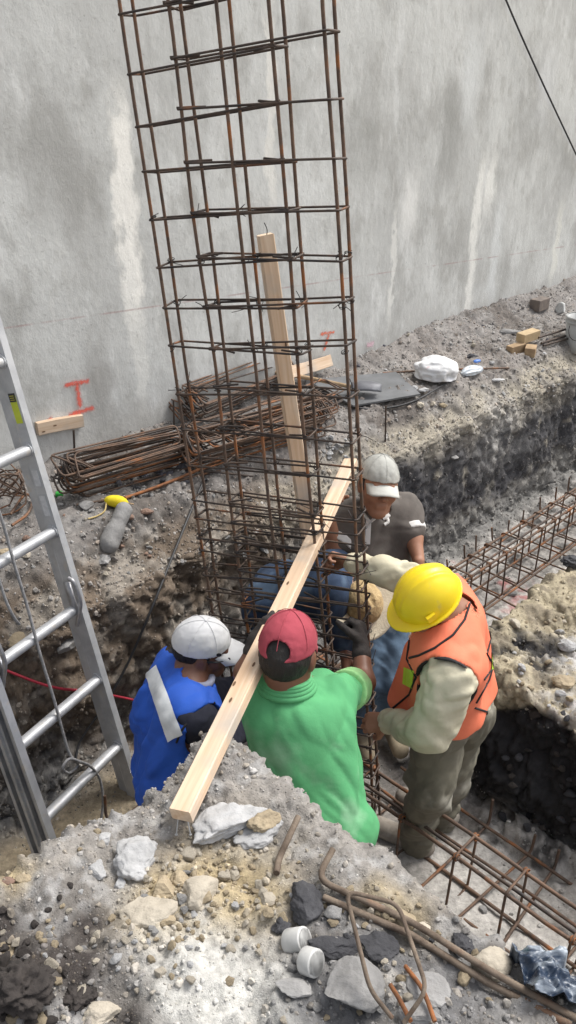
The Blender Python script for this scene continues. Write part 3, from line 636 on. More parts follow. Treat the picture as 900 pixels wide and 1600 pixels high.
footing_mat('footing_mat', 'flat rebar mat with upturned hooks under the beam cage at lower right', UV(0, 1.62, .035), -ev, eu, 2.6, 1.58, 2.40, .03, .19, 24, (1.62, 1.8, 2.2, 2.37))
footing_mat('footing_mat', 'rebar mat end with upturned hooks beside the ladder foot', UV(.55, 0, .06), eu, ev, 1.05, 1.75, 2.35, .03, .26, 25, (1.8, 2.3))

# ------------------------------------------------------------------ planks
P1a, P1b = G(283, 1274, 1.365), U(548, 722, 3.28)
dirp = nrm(P1b - P1a); sidep = nrm(np.cross(dirp, (0, 0, 1))); upp = np.cross(sidep, dirp)
P1up = nrm(upp * .94 - sidep * -.0 + nrm(A(-.36, 0, 0)) * .18)
wood('plank', 'long pale plank resting on the rubble and slanting up into the rebar column', P1a, P1b, P1up, .060, .036, 'pine_new', 'plank', [(.2, .1), (.28, -.2), (.235, .32), (.5, .1), (.72, -.15)], seed=3)
wood('plank', 'upright pale plank standing behind the rebar column against the wall side', U(486, 872, 2.98), U(416, 367, 3.05), A(.25, -1, .1), .056, .05, 'pine_new', 'plank', [(.3, .1), (.7, -.2)], seed=5)
wood('plank', 'short knotty plank lying against the wall under the red letter mark', wallpt(58, 671, .03), wallpt(129, 656, .03), -ev, .07, .03, 'pine_worn', 'plank', [(.35, .1), (.1, -.2)], dark=.85, seed=7)
wood('plank', 'short worn plank beside the stirrup heap under the orange hook mark', wallpt(440, 586, .16), wallpt(516, 563, .06), -ev + A(0, 0, .5), .08, .03, 'pine_worn', 'plank', [(.5, .1)], dark=.85, seed=9)
for k_ in (0, 1):
    nl = MB(); q = P1a + dirp * .012 + A(-.012 + .02 * k_, -.0, -.014); nl.tube([q, q + A(-.006 + .015 * k_, -.018, -.045)], .0016, 5); nl.tube([q + A(-.006 + .015 * k_, -.018, -.045), q + A(-.006 + .015 * k_, -.0185, -.047)], .004, 6); single(nl, 'nail', M_alu, ('left bent nail sticking out under the near plank end', 'right bent nail sticking out under the near plank end')[k_], 'nail')
mbw = MB(); q0 = U(416, 367, 3.05); mbw.tube(spline([q0 + A(.0, -.02, -.01), q0 + A(.004, -.02, .02), q0 + A(-.006, -.02, .045)], 4), .0016, 4)
single(mbw, 'wire', M_wire, 'thin bent wire sticking up from the top of the upright plank', 'wire')

# ------------------------------------------------------------------ aluminium extension ladder
LR0, LL0 = A(-.712, 2.70, .0), A(-.925, 2.265, .0); Ld = nrm(U(-20, 490, 3.02) - LR0); lad = thing('ladder', 'aluminium extension ladder leaning out of the trench at left', 'ladder', (LR0 + LL0) / 2)
Lw = nrm(LR0 - LL0); Lw = nrm(Lw - Ld * Lw.dot(Ld)); Ln_ = np.cross(Lw, Ld); Ln_ = Ln_ if Ln_[1] < 0 else -Ln_     # rungs, rails and the side facing the camera
def rail(base, sgn, l0, l1, dep, nm, off=0.):
    mb = MB(); c0 = base + Ld * l0; c1 = base + Ld * l1; mid = (c0 + c1) / 2 + Lw * off; hl = (l1 - l0) / 2
    mb.box(mid, Ld, Lw, Ln_, (hl, .0028, dep)); 
    for s in (-1, 1): mb.box(mid + Ln_ * s * dep + Lw * sgn * .013, Ld, Lw, Ln_, (hl, .0165, .0030))
    for s in (-1, 1): mb.box(mid + Ln_ * s * (dep - .006) + Lw * sgn * .0275, Ld, Lw, Ln_, (hl, .0022, .0075))
    return mb.build(nm, M_alu, lad, False)
rail(LR0, 1, -.0, 3.4, .028, 'rail'); rail(LL0, -1, -.15, 3.4, .030, 'rail'); rail(LL0 - Ln_ * .060 - Lw * .012, -1, -.2, 3.2, .028, 'outer_rail'); rail(LR0 - Ln_ * .053 + Lw * .010, 1, .02, 3.2, .023, 'outer_rail')
def along(P0, d, py):                             # where a rail passes a given photo row
    lo_, hi_ = 0., 4.
    for _ in range(50):
        m_ = (lo_ + hi_) / 2; p = P0 + d * m_; zc = p[1] * cP - (p[2] - EYE) * sP; y = 800 - FPX * (p[1] * sP + (p[2] - EYE) * cP) / zc
        if y > py: lo_ = m_
        else: hi_ = m_
    return lo_
rl = [along(LR0, Ld, y) for y in (1165, 1055, 945, 822, 702)]; st_ = (rl[-1] - rl[0]) / 4
wl = (LR0 - LL0).dot(Lw)
for i in range(-1, 9):
    s = rl[0] + st_ * i
    if s < .05: continue
    a = LR0 + Ld * s; b = a - Lw * wl; mb = MB(); th = np.arange(12) * math.pi / 6; V = []
    prof = [(.026 * math.cos(t), .025 * math.sin(t) * (1 if math.sin(t) < 0 else .8)) for t in th]
    for e in (b, a): V += [e + Ln_ * x + Ld * y for x, y in prof]
    mb.add(V, [(j, (j + 1) % 12, 12 + (j + 1) % 12, 12 + j) for j in range(12)]); r_ = mb.build('rung', M_alu, lad)
    for e, sg in ((a, 1), (b, -1)):
        q = MB(); q.tube([e - Lw * sg * .001, e - Lw * sg * .010], .030, 12); q.build('rung_collar', M_alu, lad)
for base, px in ((LR0, 1), (LL0, -1)):            # rung locks
    s = rl[0] + st_ * 2; c = base + Ld * s - Lw * px * .022 + Ln_ * .01; q = MB()
    q.tube(spline([c + Ld * .15 + Ln_ * .02, c + Ld * .13 + Ln_ * .045, c + Ld * .05 + Ln_ * .05, c + Ld * .0 + Ln_ * .03, c - Ld * .03 + Ln_ * .012, c - Ld * .075 - Ln_ * .012], 5), [.008] * 20 + [.011] * 4 + [.005] * 2 if False else .009, 8)
    q.box(c + Ld * .055 + Ln_ * .004, Ld, Lw, Ln_, (.075, .006, .016)); q.build('rung_lock', mat('cast_aluminium', (.5, .5, .52), (.3, .3, .31), rough=.45, metal=.7, scale=20, bump=.2), lad)
s = along(LR0, Ld, 640); c = LR0 + Ld * s - Lw * .0035 + Ln_ * .002
q = MB(); q.box(c + Lw * .0032 * 0, Ld, Lw, Ln_, (.055, .0008, .017)); q.build('warning_sticker', mat('yellow_green_print', (.55, .62, .05), (.45, .52, .03), rough=.5, bump=0), lad, False)
q = MB(); q.box(c + Ld * .048 - Lw * .001, Ld, Lw, Ln_, (.017, .0008, .0165)); q.build('sticker_heading', mat('black_print', (.03, .03, .03), rough=.5, bump=0), lad, False)
for k in range(3):
    q = MB(); q.box(c + Ld * (.055 - .008 * k) - Lw * .0022, Ld, Lw, Ln_, (.0012, .0005, .011)); q.build('print_line', mat('yellow_print', (.6, .55, .05), rough=.5, bump=0), lad, False)
for k, (y_, hh) in enumerate(((747, .04), (790, .05))):
    s2 = along(LR0, Ld, y_); c2 = LR0 + Ld * s2 - Lw * .0035 + Ln_ * .002; q = MB(); q.box(c2, Ld, Lw, Ln_, (hh, .0008, .02)); q.build('grey_sticker', mat('grey_print', (.5, .51, .53), (.4, .41, .43), rough=.5, bump=0), lad, False)
    q = MB(); q.box(c2 - Lw * .0012, Ld, Lw, Ln_, (hh - .007, .0006, .015)); q.build('sticker_print', mat('light_grey_print', (.62, .63, .65), (.5, .51, .53), scale=60, rough=.5, bump=0), lad, False)
s = rl[0] - .16; q = MB(); q.box(LR0 + Ld * s + Ln_ * .034 + Lw * .012, Ld, Lw, Ln_, (.02, .018, .003)); q.build('foot_bracket', M_alu, lad, False)
def lp(px, py, lift=.03): # a point on the ladder's plane seen at a photo pixel
    r = ray(px, py); o = A(0, 0, EYE); k = (LR0 + Ln_ * lift - o).dot(Ln_) / r.dot(Ln_); return o + r * k
q = MB(); q.tube(spline([lp(-18, 760, .05), lp(4, 815, .04), lp(22, 880, .04), lp(42, 945, .035), lp(62, 1020, .03), lp(85, 1095, .03), lp(104, 1165, .03), lp(113, 1185, .036), lp(122, 1195, .026), lp(108, 1208, .03), lp(98, 1200, .045), lp(108, 1186, .05), lp(124, 1190, .045), lp(142, 1198, .03), lp(156, 1218, .01), lp(161, 1250, .0), lp(158, 1285, -.01)], 5), .0062, 6); q.build('rope', M_rope, lad)
q = MB(); q.tube(spline([lp(-20, 850, .03), lp(-2, 905, .03), lp(12, 945, .035), lp(24, 968, .02), lp(30, 975, -.02)], 5), .0062, 6); q.build('rope', M_rope, lad)

# ------------------------------------------------------------------ heaps of loose stirrups by the wall
def stirrup_heap(a, b, n, hgt, tilt, label, group, seed, pitch=.0105, dirn=None, endh=.0):
    r = np.random.default_rng(seed); a, b = np.asarray(a, float), np.asarray(b, float); x = nrm(b - a); L_ = np.linalg.norm(b - a)
    hv = nrm(tilt); hv = nrm(hv - x * hv.dot(x)); nv = np.cross(x, hv); nv = nv if nv[2] > 0 else -nv
    base = None
    for k in range(n):
        dl = r.normal() * .045; hh = hgt * r.uniform(.85, 1.1); o_ = a + nv * pitch * k + x * dl + hv * r.normal() * .02; e = r.normal(size=3) * .012
        pts = [o_, o_ + x * L_ + e, o_ + x * L_ + hv * hh - e, o_ + hv * hh + e]
        mb = MB(); mb.tube(fillet(pts, .03, 3, True), .0052, 5, closed=True); hk = o_ + hv * hh
        mb.tube([hk + nv * .006, hk + x * .05 - hv * .05 + nv * .008, hk + x * .075 - hv * .085 + nv * .01], .0052, 5)
        single(mb, 'rebar_stirrup', (M_dark, M_dark, M_dark, M_rust, M_rust, M_orange)[int(r.integers(6))] if k < n - 3 else M_rust, label, 'stirrup', group)
Zb = 1.13
stirrup_heap(G(118, 775, Zb) + A(0, 0, .0), G(298, 722, Zb), 20, .12, UV(-.15, .55) + A(0, 0, .35), 'bent rusty stirrup in the left heap leaning by the wall under the red letter', 'stirrups in the left heap', 31)
stirrup_heap(G(300, 735, Zb), G(500, 676, Zb), 20, .15, UV(-.1, .6) + A(0, 0, .3), 'bent rusty stirrup in the heap behind the foot of the column cage', 'stirrups in the middle heap', 32)
stirrup_heap(G(296, 660, Zb), G(440, 600, Zb), 16, .15, UV(-.1, .6) + A(0, 0, .5), 'dark stirrup in the rear heap tight against the wall behind the column', 'stirrups in the rear heap', 33)
stirrup_heap(G(380, 705, Zb + .05), G(525, 640, Zb + .05), 9, .16, UV(.2, .7) + A(0, 0, .15), 'brown stirrup strewn over the right end of the middle heap', 'stirrups strewn beside the metal sheet', 34, .017)

def bar(px_pts, r, m, label, name='rebar', cat='rebar', Z=None, lift=.01, hookpts=None, n=6, off=None):
    pts = [hit(*p)[0] + A(0, 0, lift) if Z is None else G(p[0], p[1], Z) for p in px_pts]
    if hookpts: pts = hookpts(pts)
    mb = MB(); mb.tube(spline(pts, n) if len(pts) > 2 else pts, r, 6); return single(mb, name, m, label, cat)
bar([(120, 792), (210, 776), (300, 748), (345, 738)], .007, M_rust, 'thin rusty rod lying along the foot of the left stirrup heap')
bar([(196, 781), (262, 757), (330, 728), (390, 700)], .008, M_orange, 'orange rusted rod lying above the yellow string spool')
bar([(163, 760), (168, 735), (190, 734), (330, 745), (395, 752)], .006, M_dark, 'dark bent rod lying across the slate chips by the left heap', lift=.03)
bar([(598, 585), (680, 580), (760, 578), (795, 577)], .007, M_rust, 'thin rusty rod lying behind the white plastic bag')
bar([(530, 622), (560, 640), (605, 640), (650, 628), (700, 600), (735, 588)], .007, M_black, 'black cable looping from the metal sheet to the blue wrapper', 'cable', 'cable', lift=.012)
for k, (a_, b_) in enumerate((((845, 540), (905, 522)), ((848, 546), (905, 530)), ((840, 536), (905, 516)))):
    bar([a_, b_], .009, M_dark, ['middle dark rod of the bunch beside the wooden blocks', 'front dark rod of the bunch beside the wooden blocks', 'rear dark rod of the bunch lying below the bucket'][k], lift=.02 + .012 * k)
for px_, y0, y1, lb in ((603, 690, 634, 'thin upright rebar peg on the bank edge above the grey cap'), (115, 728, 672, 'short rebar peg standing at the left end of the left heap'), (271, 668, 625, 'short rebar peg standing between the left and rear heaps'), (557, 668, 628, 'short rusty peg standing by the right corner of the column')):
    b_ = hit(px_, y0)[0]; r = ray(px_, y1); mb = MB(); mb.tube([b_ - A(0, 0, .1), A(0, 0, EYE) + r * (b_[1] / r[1])], .006, 6); single(mb, 'rebar_peg', M_dark, lb, 'peg')
# wire coil at the far left
q = MB(); cc = hit(8, 800)[0]
for k in range(9):
    th = np.linspace(0, 6.28, 18)[:-1]; rr = .10 + .03 * rng.random(); q.tube([cc + A(rr * math.cos(t) * .9, rr * math.sin(t) * .5, .10 + .09 * math.sin(t + k * .7) + .012 * k) + rng.normal(size=3) * .006 for t in th], .004, 5, closed=True)
single(q, 'wire_coil', M_rust, 'tangled coil of rusty tie wire at the left edge by the ladder', 'wire coil')
bar([(18, 812), (40, 782), (52, 790), (44, 812), (20, 830)], .007, M_rust, 'curled rusty wire end lying right of the wire coil', 'wire', 'wire', lift=.03)

# hanging cords in front of the far trench side
def cord(pts, r, m, label, nm='cord', cat='cord'):
    mb = MB(); mb.tube(spline(pts, 7), r, 6); single(mb, nm, m, label, cat)
h0 = hit(316, 762)[0] + A(0, 0, .02); h1 = hit(275, 860)[0] + A(0, -.03, .02)
cord([h0 + A(.02, .05, .0), h0, h1, hit(242, 935)[0] + A(0, -.05, 0), hit(205, 1020)[0] + A(0, -.06, 0), hit(170, 1085)[0] + A(0, -.05, 0), hit(130, 1150)[0] + A(0, -.03, .01), hit(118, 1190)[0] + A(0, 0, .01)], .0065, M_black, 'dark cable hanging down the trench side behind the ladder')
cord([hit(-20, 1018)[0] + A(0, -.05, 0), hit(20, 1035)[0] + A(0, -.06, 0), hit(90, 1055)[0] + A(0, -.08, 0), hit(150, 1070)[0] + A(0, -.05, 0), hit(215, 1088)[0] + A(0, -.03, 0), hit(270, 1100)[0] + A(0, -.03, 0)], .006, mat('red_cord', (.45, .03, .06), (.35, .02, .04), rough=.7, bump=.2), 'thin red cord stretched along the trench side behind the ladder')

# ------------------------------------------------------------------ litter on the far bank
# metal sheet with a grey cap on it
c4 = [hit(500, 596)[0], hit(618, 586)[0], hit(656, 628)[0], hit(552, 644)[0], hit(490, 612)[0]]
zt = np.max([c[2] for c in c4]) + .02
q = MB(); n = len(c4); top_ = [A(c[0], c[1], zt + .01 * math.sin(3 * i)) for i, c in enumerate(c4)]; ce = np.mean(top_, 0); V = top_ + [t - A(0, 0, .012) for t in top_] + [ce, ce - A(0, 0, .012)]
F = [(i, (i + 1) % n, 2 * n, 2 * n) for i in range(n)] + [(n + (i + 1) % n, n + i, 2 * n + 1, 2 * n + 1) for i in range(n)] + [(i, n + i, n + (i + 1) % n, (i + 1) % n) for i in range(n)]
q.add(V, F); single(q, 'metal_sheet', mat('dull_sheet', (.19, .195, .205), (.12, .125, .13), rough=.6, metal=.3, scale=5, bump=.2), 'flat dark grey sheet lying on the bank right of the column', 'sheet', smooth=False)
b_ = hit(560, 622)[0]; b_[2] = zt + .01
t = thing('shovel', 'grey shovel blade lying on the dark sheet by the column', 'shovel', b_); gx = np.linspace(-1, 1, 13); V = []
for i in gx:
    for j in gx:
        wdt = .075 * (1 - .25 * max(0, j) ** 2 - .35 * max(0, j - .5)); V.append(b_ + A(.05, .02, .03) + A(.80, -.1, 0) * j * .12 + A(.1, .9, 0) * i * wdt + A(0, 0, .035 * (1 - i * i) + .015 * (1 - j * j)))
Fg = [(a * 13 + c, (a + 1) * 13 + c, (a + 1) * 13 + c + 1, a * 13 + c + 1) for a in range(12) for c in range(12)]
q = MB(); q.add(V, Fg); o = q.build('blade', mat('worn_grey', (.17, .175, .19), (.10, .10, .115), rough=.55, metal=.3, bump=.15), t); sm = o.modifiers.new('thick', 'SOLIDIFY'); sm.thickness = .004
q = MB(); q.tube([b_ + A(-.05, .03, .045), b_ + A(-.3, .12, .07), b_ + A(-.55, .22, .08)], .014, 8); q.build('handle', M_oldwood, t)

def blobthing(name, label, cat, c, R3, m, seed, rough=.25, sub=3, lump=2., cuts=4, rotz=0., group=None, flat=1., smooth=True):
    V, F = rock(sub, seed, cuts, rough, flat, lump); V = V * np.asarray(R3); cz, sz = math.cos(rotz), math.sin(rotz); V = np.stack([V[:, 0] * cz - V[:, 1] * sz, V[:, 0] * sz + V[:, 1] * cz, V[:, 2]], -1)
    o = link(name, mk_mesh(name, V, F, m, smooth), None, c); return tag(o, label, cat, group)
M_bag = mat('white_plastic', (.80, .80, .80), (.7, .7, .71), rough=.4, scale=9, bump=.6, bscale=16, bdist=.012, spots=((.62, .40, .42), 18, .66))
def crumple(name, label, cat, c, R3, m, seed, rotz, amp=.3):
    V, F = ICO[4]; k = 1 + amp * 1.2 * (1 - 2.4 * np.abs(fbm(V * 1.1 + seed, 2))) + .06 * (1 - 2 * np.abs(fbm(V * 4 + seed, 2))); V = V * k[:, None] * np.asarray(R3); V[:, 2] = np.maximum(V[:, 2], -R3[2] * .55)
    cz, sz = math.cos(rotz), math.sin(rotz); V = np.stack([V[:, 0] * cz - V[:, 1] * sz, V[:, 0] * sz + V[:, 1] * cz, V[:, 2]], -1)
    o = link(name, mk_mesh(name, V, F, m, True), None, c); return tag(o, label, cat)
crumple('plastic_bag', 'crumpled white plastic bag on the far bank near the trench edge', 'bag', hit(680, 590)[0] + A(0, 0, .05), (.125, .10, .075), M_bag, 3, -.4)
wr = crumple('plastic_wrapper', 'crumpled clear wrapper with blue print right of the white bag', 'wrapper', hit(737, 584)[0] + A(0, 0, .02), (.075, .035, .03), mat('clear_film', (.66, .70, .74), (.55, .6, .65), rough=.25, bump=.5, bscale=40, bdist=.006), 5, .6)
q = MB(); c = hit(744, 576)[0] + A(0, 0, .056); q.add(*[((ICO[2][0] * A(.034, .02, .012)) @ A((.8, .6, 0), (-.6, .8, 0), (0, 0, 1)) + c), np.hstack([ICO[2][1], ICO[2][1][:, 2:]])]); V = q.V[0] - np.array(wr.location); link('blue_print', mk_mesh('blue_print', V, ICO[2][1], mat('blue_film', (.08, .22, .65), rough=.3, bump=.4, bscale=60)), wr)
for k, (px, py, L_, hw, hh, rz, lb) in enumerate(((805, 551, .07, .035, .035, .5, 'rear left wooden block under the top block on far bank'), (828, 554, .05, .04, .035, 1.2, 'right wooden block under the top block on far bank'), (823, 540, .085, .045, .035, .55, 'pale top wooden block lying across two others on far bank'))):
    b_ = hit(px, py)[0]; q = MB(); zt2 = b_[2] + (.03 if k < 2 else .0); zt2 = zt2 if k < 2 else hit(828, 554)[0][2] + .105
    q.box(A(b_[0], b_[1], zt2), (math.cos(rz), math.sin(rz), .1), (-math.sin(rz), math.cos(rz), 0), (0, 0, 1), (L_, hw, hh)); single(q, 'wooden_block', M_oldwood if k < 2 else mat('pale_block', (.55, .42, .26), (.42, .31, .18), scale=12, bump=.3), lb, 'block', smooth=False, bevel=.004)
# bucket
b_ = G(909, 508, 1.2); b_[2] = gz(b_[0], b_[1]) if abs(gz(b_[0], b_[1]) - 1.15) < .3 else 1.2
t = thing('bucket', 'dusty white plastic bucket by the wall at the right edge', 'bucket', b_)
def lathe(c, prof, n=28): 
    th = np.arange(n) * 2 * math.pi / n; V = np.concatenate([np.stack([c[0] + r * np.cos(th), c[1] + r * np.sin(th), np.full(n, c[2] + z)], -1) for r, z in prof]); m = len(prof)
    return V, [(k * n + j, k * n + (j + 1) % n, (k + 1) * n + (j + 1) % n, (k + 1) * n + j) for k in range(m - 1) for j in range(n)]
M_bk = mat('bucket_plastic', (.55, .56, .55), (.38, .38, .37), rough=.5, scale=5, bump=.15, contrast=(.3, .6))
q = MB(); q.add(*lathe(b_ - A(0, 0, .02), [(.001, 0), (.105, 0), (.112, .08), (.124, .28), (.119, .28), (.108, .09), (.1, .01), (.001, .01)])); q.build('body', M_bk, t)
q = MB(); q.add(*lathe(b_ - A(0, 0, .02), [(.121, .235), (.133, .237), (.134, .245), (.125, .248)])); q.add(*lathe(b_ - A(0, 0, .02), [(.123, .268), (.134, .27), (.134, .285), (.120, .286)])); q.build('rim', M_bk, t)
q = MB(); q.tube([b_ + A(-.128 * math.cos(a_ * .9 - .4), -.128 * abs(math.sin(a_)) * .6 - .06, .2 - .1 * math.sin(a_)) for a_ in np.linspace(.0, 3.14, 12)], .003, 5); q.build('handle', M_wire, t)
blobthing('stone', 'pale rounded stone tucked against the left side of the bucket', 'stone', hit(876, 487)[0] + A(0, 0, .03), (.05, .07, .06), M_bk, 77, .1)
q = MB(); b_ = hit(842, 482)[0]; q.box(b_ + A(0, 0, .04), eu, ev, (0, 0, 1), (.09, .05, .05)); single(q, 'block', mat('brown_block', (.22, .18, .15), (.13, .11, .1), scale=14), 'brown block against the wall left of the bucket', 'block', smooth=False, bevel=.006)
# string spool, green cap
b_ = hit(183, 792)[0]; t = thing('string_spool', 'yellow string wound on a stick lying on the far bank', 'string spool', b_); M_y = mat('yellow_string', (.80, .66, .02), (.65, .5, .01), rough=.8, scale=30, bump=.8, bscale=120, bdist=.003, stretch=(1, 1, 1))
ax_ = nrm(A(.97, -.1, -.1)); pr = [(-.06, .004), (-.05, .018), (-.03, .027), (0, .031), (.025, .028), (.045, .019), (.058, .005)]
q = MB(); q.tube([b_ + A(0, 0, .03) + ax_ * a_ for a_, r in pr], [r for a_, r in pr], 12); q.build('winding', M_y, t)
q = MB(); q.tube(spline([b_ + A(0, 0, .03) - ax_ * .05, hit(164, 800)[0] + A(0, 0, .008), hit(152, 808)[0] + A(0, 0, .006), hit(138, 812)[0] + A(0, 0, .005)], 5), .004, 5); q.build('loose_end', mat('straw_string', (.55, .42, .18), rough=.9, bump=.3), t)
q = MB(); q.tube([b_ + A(0, 0, .03) - ax_ * .075, b_ + A(0, 0, .028) + ax_ * .085], .004, 6); q.build('stick', M_oldwood, t)
q = MB(); b_ = hit(93, 776)[0]; q.add(*lathe(b_ + A(0, 0, .003), [(.001, .022), (.017, .022), (.019, .018), (.02, 0), (.001, 0)], 14)); single(q, 'bottle_cap', mat('green_plastic', (.05, .5, .08), (.04, .42, .06), rough=.4, bump=0), 'small bright green bottle cap right of the ladder rail', 'bottle cap')

# ------------------------------------------------------------------ stones and lumps that can be picked out
M_st = {k: mat('stone_' + k, c, c2, rough=.92, scale=11, bump=.7, bscale=60, bdist=.006, rnd=.14, detail=8) for k, c, c2 in (
    ('grey', (.33, .325, .32), (.22, .215, .21)), ('white', (.50, .50, .505), (.34, .34, .34)), ('tan', (.42, .345, .235), (.29, .235, .16)), ('buff', (.50, .45, .37), (.36, .32, .26)),
    ('dark', (.075, .075, .082), (.04, .04, .045)), ('soil', (.06, .05, .045), (.032, .027, .025)), ('slate', (.15, .145, .165), (.09, .088, .1)), ('red', (.32, .2, .15), (.2, .14, .11)))}
def big(px, py, wpx, hpx, kind, label, seed, name='stone', cat='stone', rough=.2, cuts=6, th=.6, rot=0., sub=3, sink=.25):
    p, n = hit(px, py); s = p[1] / ray(px, py)[1]; a_ = wpx * s / 2; b2 = hpx * s / 2 / .82; d = min(a_, b2) * th
    return blobthing(name, label, cat, p + A(0, 0, d * (.5 - sink)), (a_, b2, d), M_st[kind], seed, rough, 4 if wpx > 24 else sub, 5. if name == 'soil_clod' else 2.4, cuts, rot)
big(362, 1284, 128, 62, 'white', 'large jagged pale grey lump just right of the long plank end', 101, 'rubble_lump', 'rubble', .30, 5, .55, .62, 4)
big(408, 1305, 85, 52, 'white', 'broken lump with a tan clay top next to the large pale lump', 102, 'rubble_lump', 'rubble', .25, 6, .5, .4, 4)
big(412, 1296, 62, 36, 'tan', 'flat tan clay piece lying on the broken pale lump', 103, 'clay_lump', 'clay', .3, 6, .75, .4, 4, -.6)
big(212, 1345, 80, 62, 'white', 'pale grey lump left of the plank end with ragged rim', 104, 'rubble_lump', 'rubble', .28, 4, .6, .1, 4)
big(165, 1313, 24, 24, 'white', 'small white lump up and left of the ragged pale lump', 105, 'rubble_lump', 'rubble', .25, 4, .8)
big(152, 1362, 42, 30, 'white', 'flat white lump left of the ragged pale lump', 106, 'rubble_lump', 'rubble', .2, 5, .6, .7)
big(188, 1380, 22, 22, 'white', 'small white lump right under the ragged pale lump', 107, 'rubble_lump', 'rubble', .2, 4, .7)
big(313, 1400, 78, 50, 'buff', 'large smooth buff stone in the middle of the tan clay', 108, rough=.08, cuts=5, th=.7, rot=.1, sub=4)
big(255, 1390, 44, 40, 'tan', 'rounded tan clay stone left of the large buff stone', 109, rough=.12, cuts=5)
big(232, 1425, 90, 48, 'buff', 'broad pale chalky stone below the tan clay stone', 110, rough=.16, cuts=7, th=.5, rot=.35, sub=4)
big(257, 1440, 36, 28, 'tan', 'orange tinged stone at the right end of the broad chalky stone', 111, rough=.1)
big(280, 1375, 40, 30, 'tan', 'clay lump just up and left of the large buff stone', 112, rough=.2)
big(418, 1407, 32, 28, 'buff', 'small buff stone left of the black asphalt pieces', 113, rough=.1)
big(550, 1547, 104, 84, 'grey', 'large rounded grey stone inside the bent stirrup at bottom', 114, rough=.06, cuts=5, th=.75, sub=4)
big(765, 1508, 66, 50, 'buff', 'rounded buff stone left of the blue plastic sheet', 115, rough=.07, cuts=4, th=.7, sub=4)
big(462, 1546, 74, 36, 'grey', 'flat grey slab under the white pipe caps', 116, rough=.1, cuts=8, th=.4, rot=-.1)
big(668, 1545, 70, 52, 'grey', 'angular grey slab right of the bent stirrup', 117, rough=.1, cuts=8, th=.5, rot=-.6)
big(655, 1588, 74, 40, 'grey', 'grey slab at the bottom edge right of the stirrup', 118, rough=.1, cuts=8, th=.5)
big(472, 1412, 66, 58, 'dark', 'black asphalt lump above the white pipe caps', 119, 'asphalt_lump', 'asphalt', .22, 7, .6, -.3)
big(527, 1478, 92, 44, 'dark', 'long black asphalt lump right of the white pipe caps', 120, 'asphalt_lump', 'asphalt', .2, 8, .5, -.15)
big(590, 1482, 66, 46, 'dark', 'black asphalt lump under the bent stirrup legs', 121, 'asphalt_lump', 'asphalt', .22, 7, .6)
big(440, 1445, 40, 32, 'dark', 'small black asphalt lump left of the others', 122, 'asphalt_lump', 'asphalt', .2, 7, .6)
big(722, 1478, 38, 40, 'dark', 'black crumbly lump just above the buff stone by the plastic', 123, 'asphalt_lump', 'asphalt', .35, 5, .7)
big(630, 1440, 46, 34, 'tan', 'tan clay stone between the two long rods', 124, rough=.12)
big(660, 1462, 36, 38, 'buff', 'buff stone right of the bent stirrup top', 125, rough=.12)
big(30, 1545, 110, 100, 'soil', 'large dark crumbly soil clod in the lower left corner', 126, 'soil_clod', 'soil', .5, 3, .6, 0, 4)
big(120, 1565, 60, 50, 'soil', 'dark soil clod right of the large corner clod', 127, 'soil_clod', 'soil', .45, 3, .6, 0, 4)
big(12, 1376, 26, 16, 'red', 'orange brick chip at the left edge of the mound', 128, 'brick_chip', 'brick chip', .1, 7, .5)
big(38, 1374, 28, 18, 'tan', 'tan chip right of the orange brick chip', 129, rough=.1)
big(155, 1588, 70, 40, 'buff', 'pale stone at the bottom edge beside the dark soil clods', 130, rough=.12)
big(15, 1490, 30, 24, 'tan', 'tan stone above the large dark soil clod', 131, rough=.1)
pa, pb = hit(172, 852)[0] + A(0, -.01, .02), hit(194, 806)[0] + A(0, 0, .03); pm = pa * .45 + pb * .55
F_, lo_ = fld([(rc(pa, pa * .7 + pb * .3, .042, .040), 0), (rc(pb, pb * .8 + pa * .2, .034, .032), .04), (rc(pa, pb, .027), .05), (lambda P: (.006 * fbm(P * 14, 3)).astype(np.float32), 'add')], .006); V_, Q_ = nets(F_, lo_, .006)
tag(link('stone', mk_mesh('stone', V_ - pa, Q_, M_st['white'] if False else M_st['grey']), None, pa), 'long pale peanut shaped stone below the yellow string spool', 'stone')
big(163, 875, 24, 22, 'grey', 'small grey stone stuck in the slope under the peanut stone', 133, cuts=7)
big(135, 792, 26, 22, 'grey', 'round grey stone left of the yellow string spool', 134, rough=.06)
big(218, 722, 20, 26, 'buff', 'upright buff stone among slate chips by the left heap', 135, rough=.1, cuts=5, th=1.1)
big(228, 800, 26, 16, 'red', 'reddish stone right of the yellow string spool', 136)
big(105, 1008, 34, 50, 'grey', 'large grey stone set in the trench side right of the ladder hook', 137, rough=.08, cuts=6, th=.8)
big(28, 1003, 36, 36, 'tan', 'tan stone set in the trench side between ladder rungs', 138, rough=.08)
big(40, 868, 18, 16, 'buff', 'small buff stone in the slope seen between ladder rungs', 139)
big(8, 865, 22, 18, 'tan', 'small tan stone in the slope at the left edge', 140)
big(796, 928, 24, 14, 'grey', 'grey stone on the trench floor right of the yellow helmet', 141, rough=.06)
big(738, 558, 20, 16, 'dark', 'dark stone on the far bank above the blue wrapper', 142)
big(795, 519, 40, 18, 'grey', 'flat pale slab on the far bank below the wall', 143, cuts=8, th=.4)
big(660, 610, 22, 12, 'white', 'scrap of white rubble right of the metal sheet', 144)
big(776, 594, 26, 12, 'white', 'white flat scrap on the bank edge right of the wrapper', 145, cuts=8, th=.4)
big(655, 634, 16, 14, 'buff', 'buff pebble just below the metal sheet corner', 146); big(676, 632, 12, 12, 'buff', 'second buff pebble right of the metal sheet corner', 147); big(710, 716, 14, 18, 'grey', 'pale stone stuck in the far trench side above the vest worker', 148); big(692, 634, 14, 12, 'tan', 'third pebble in the row right of the metal sheet', 149)
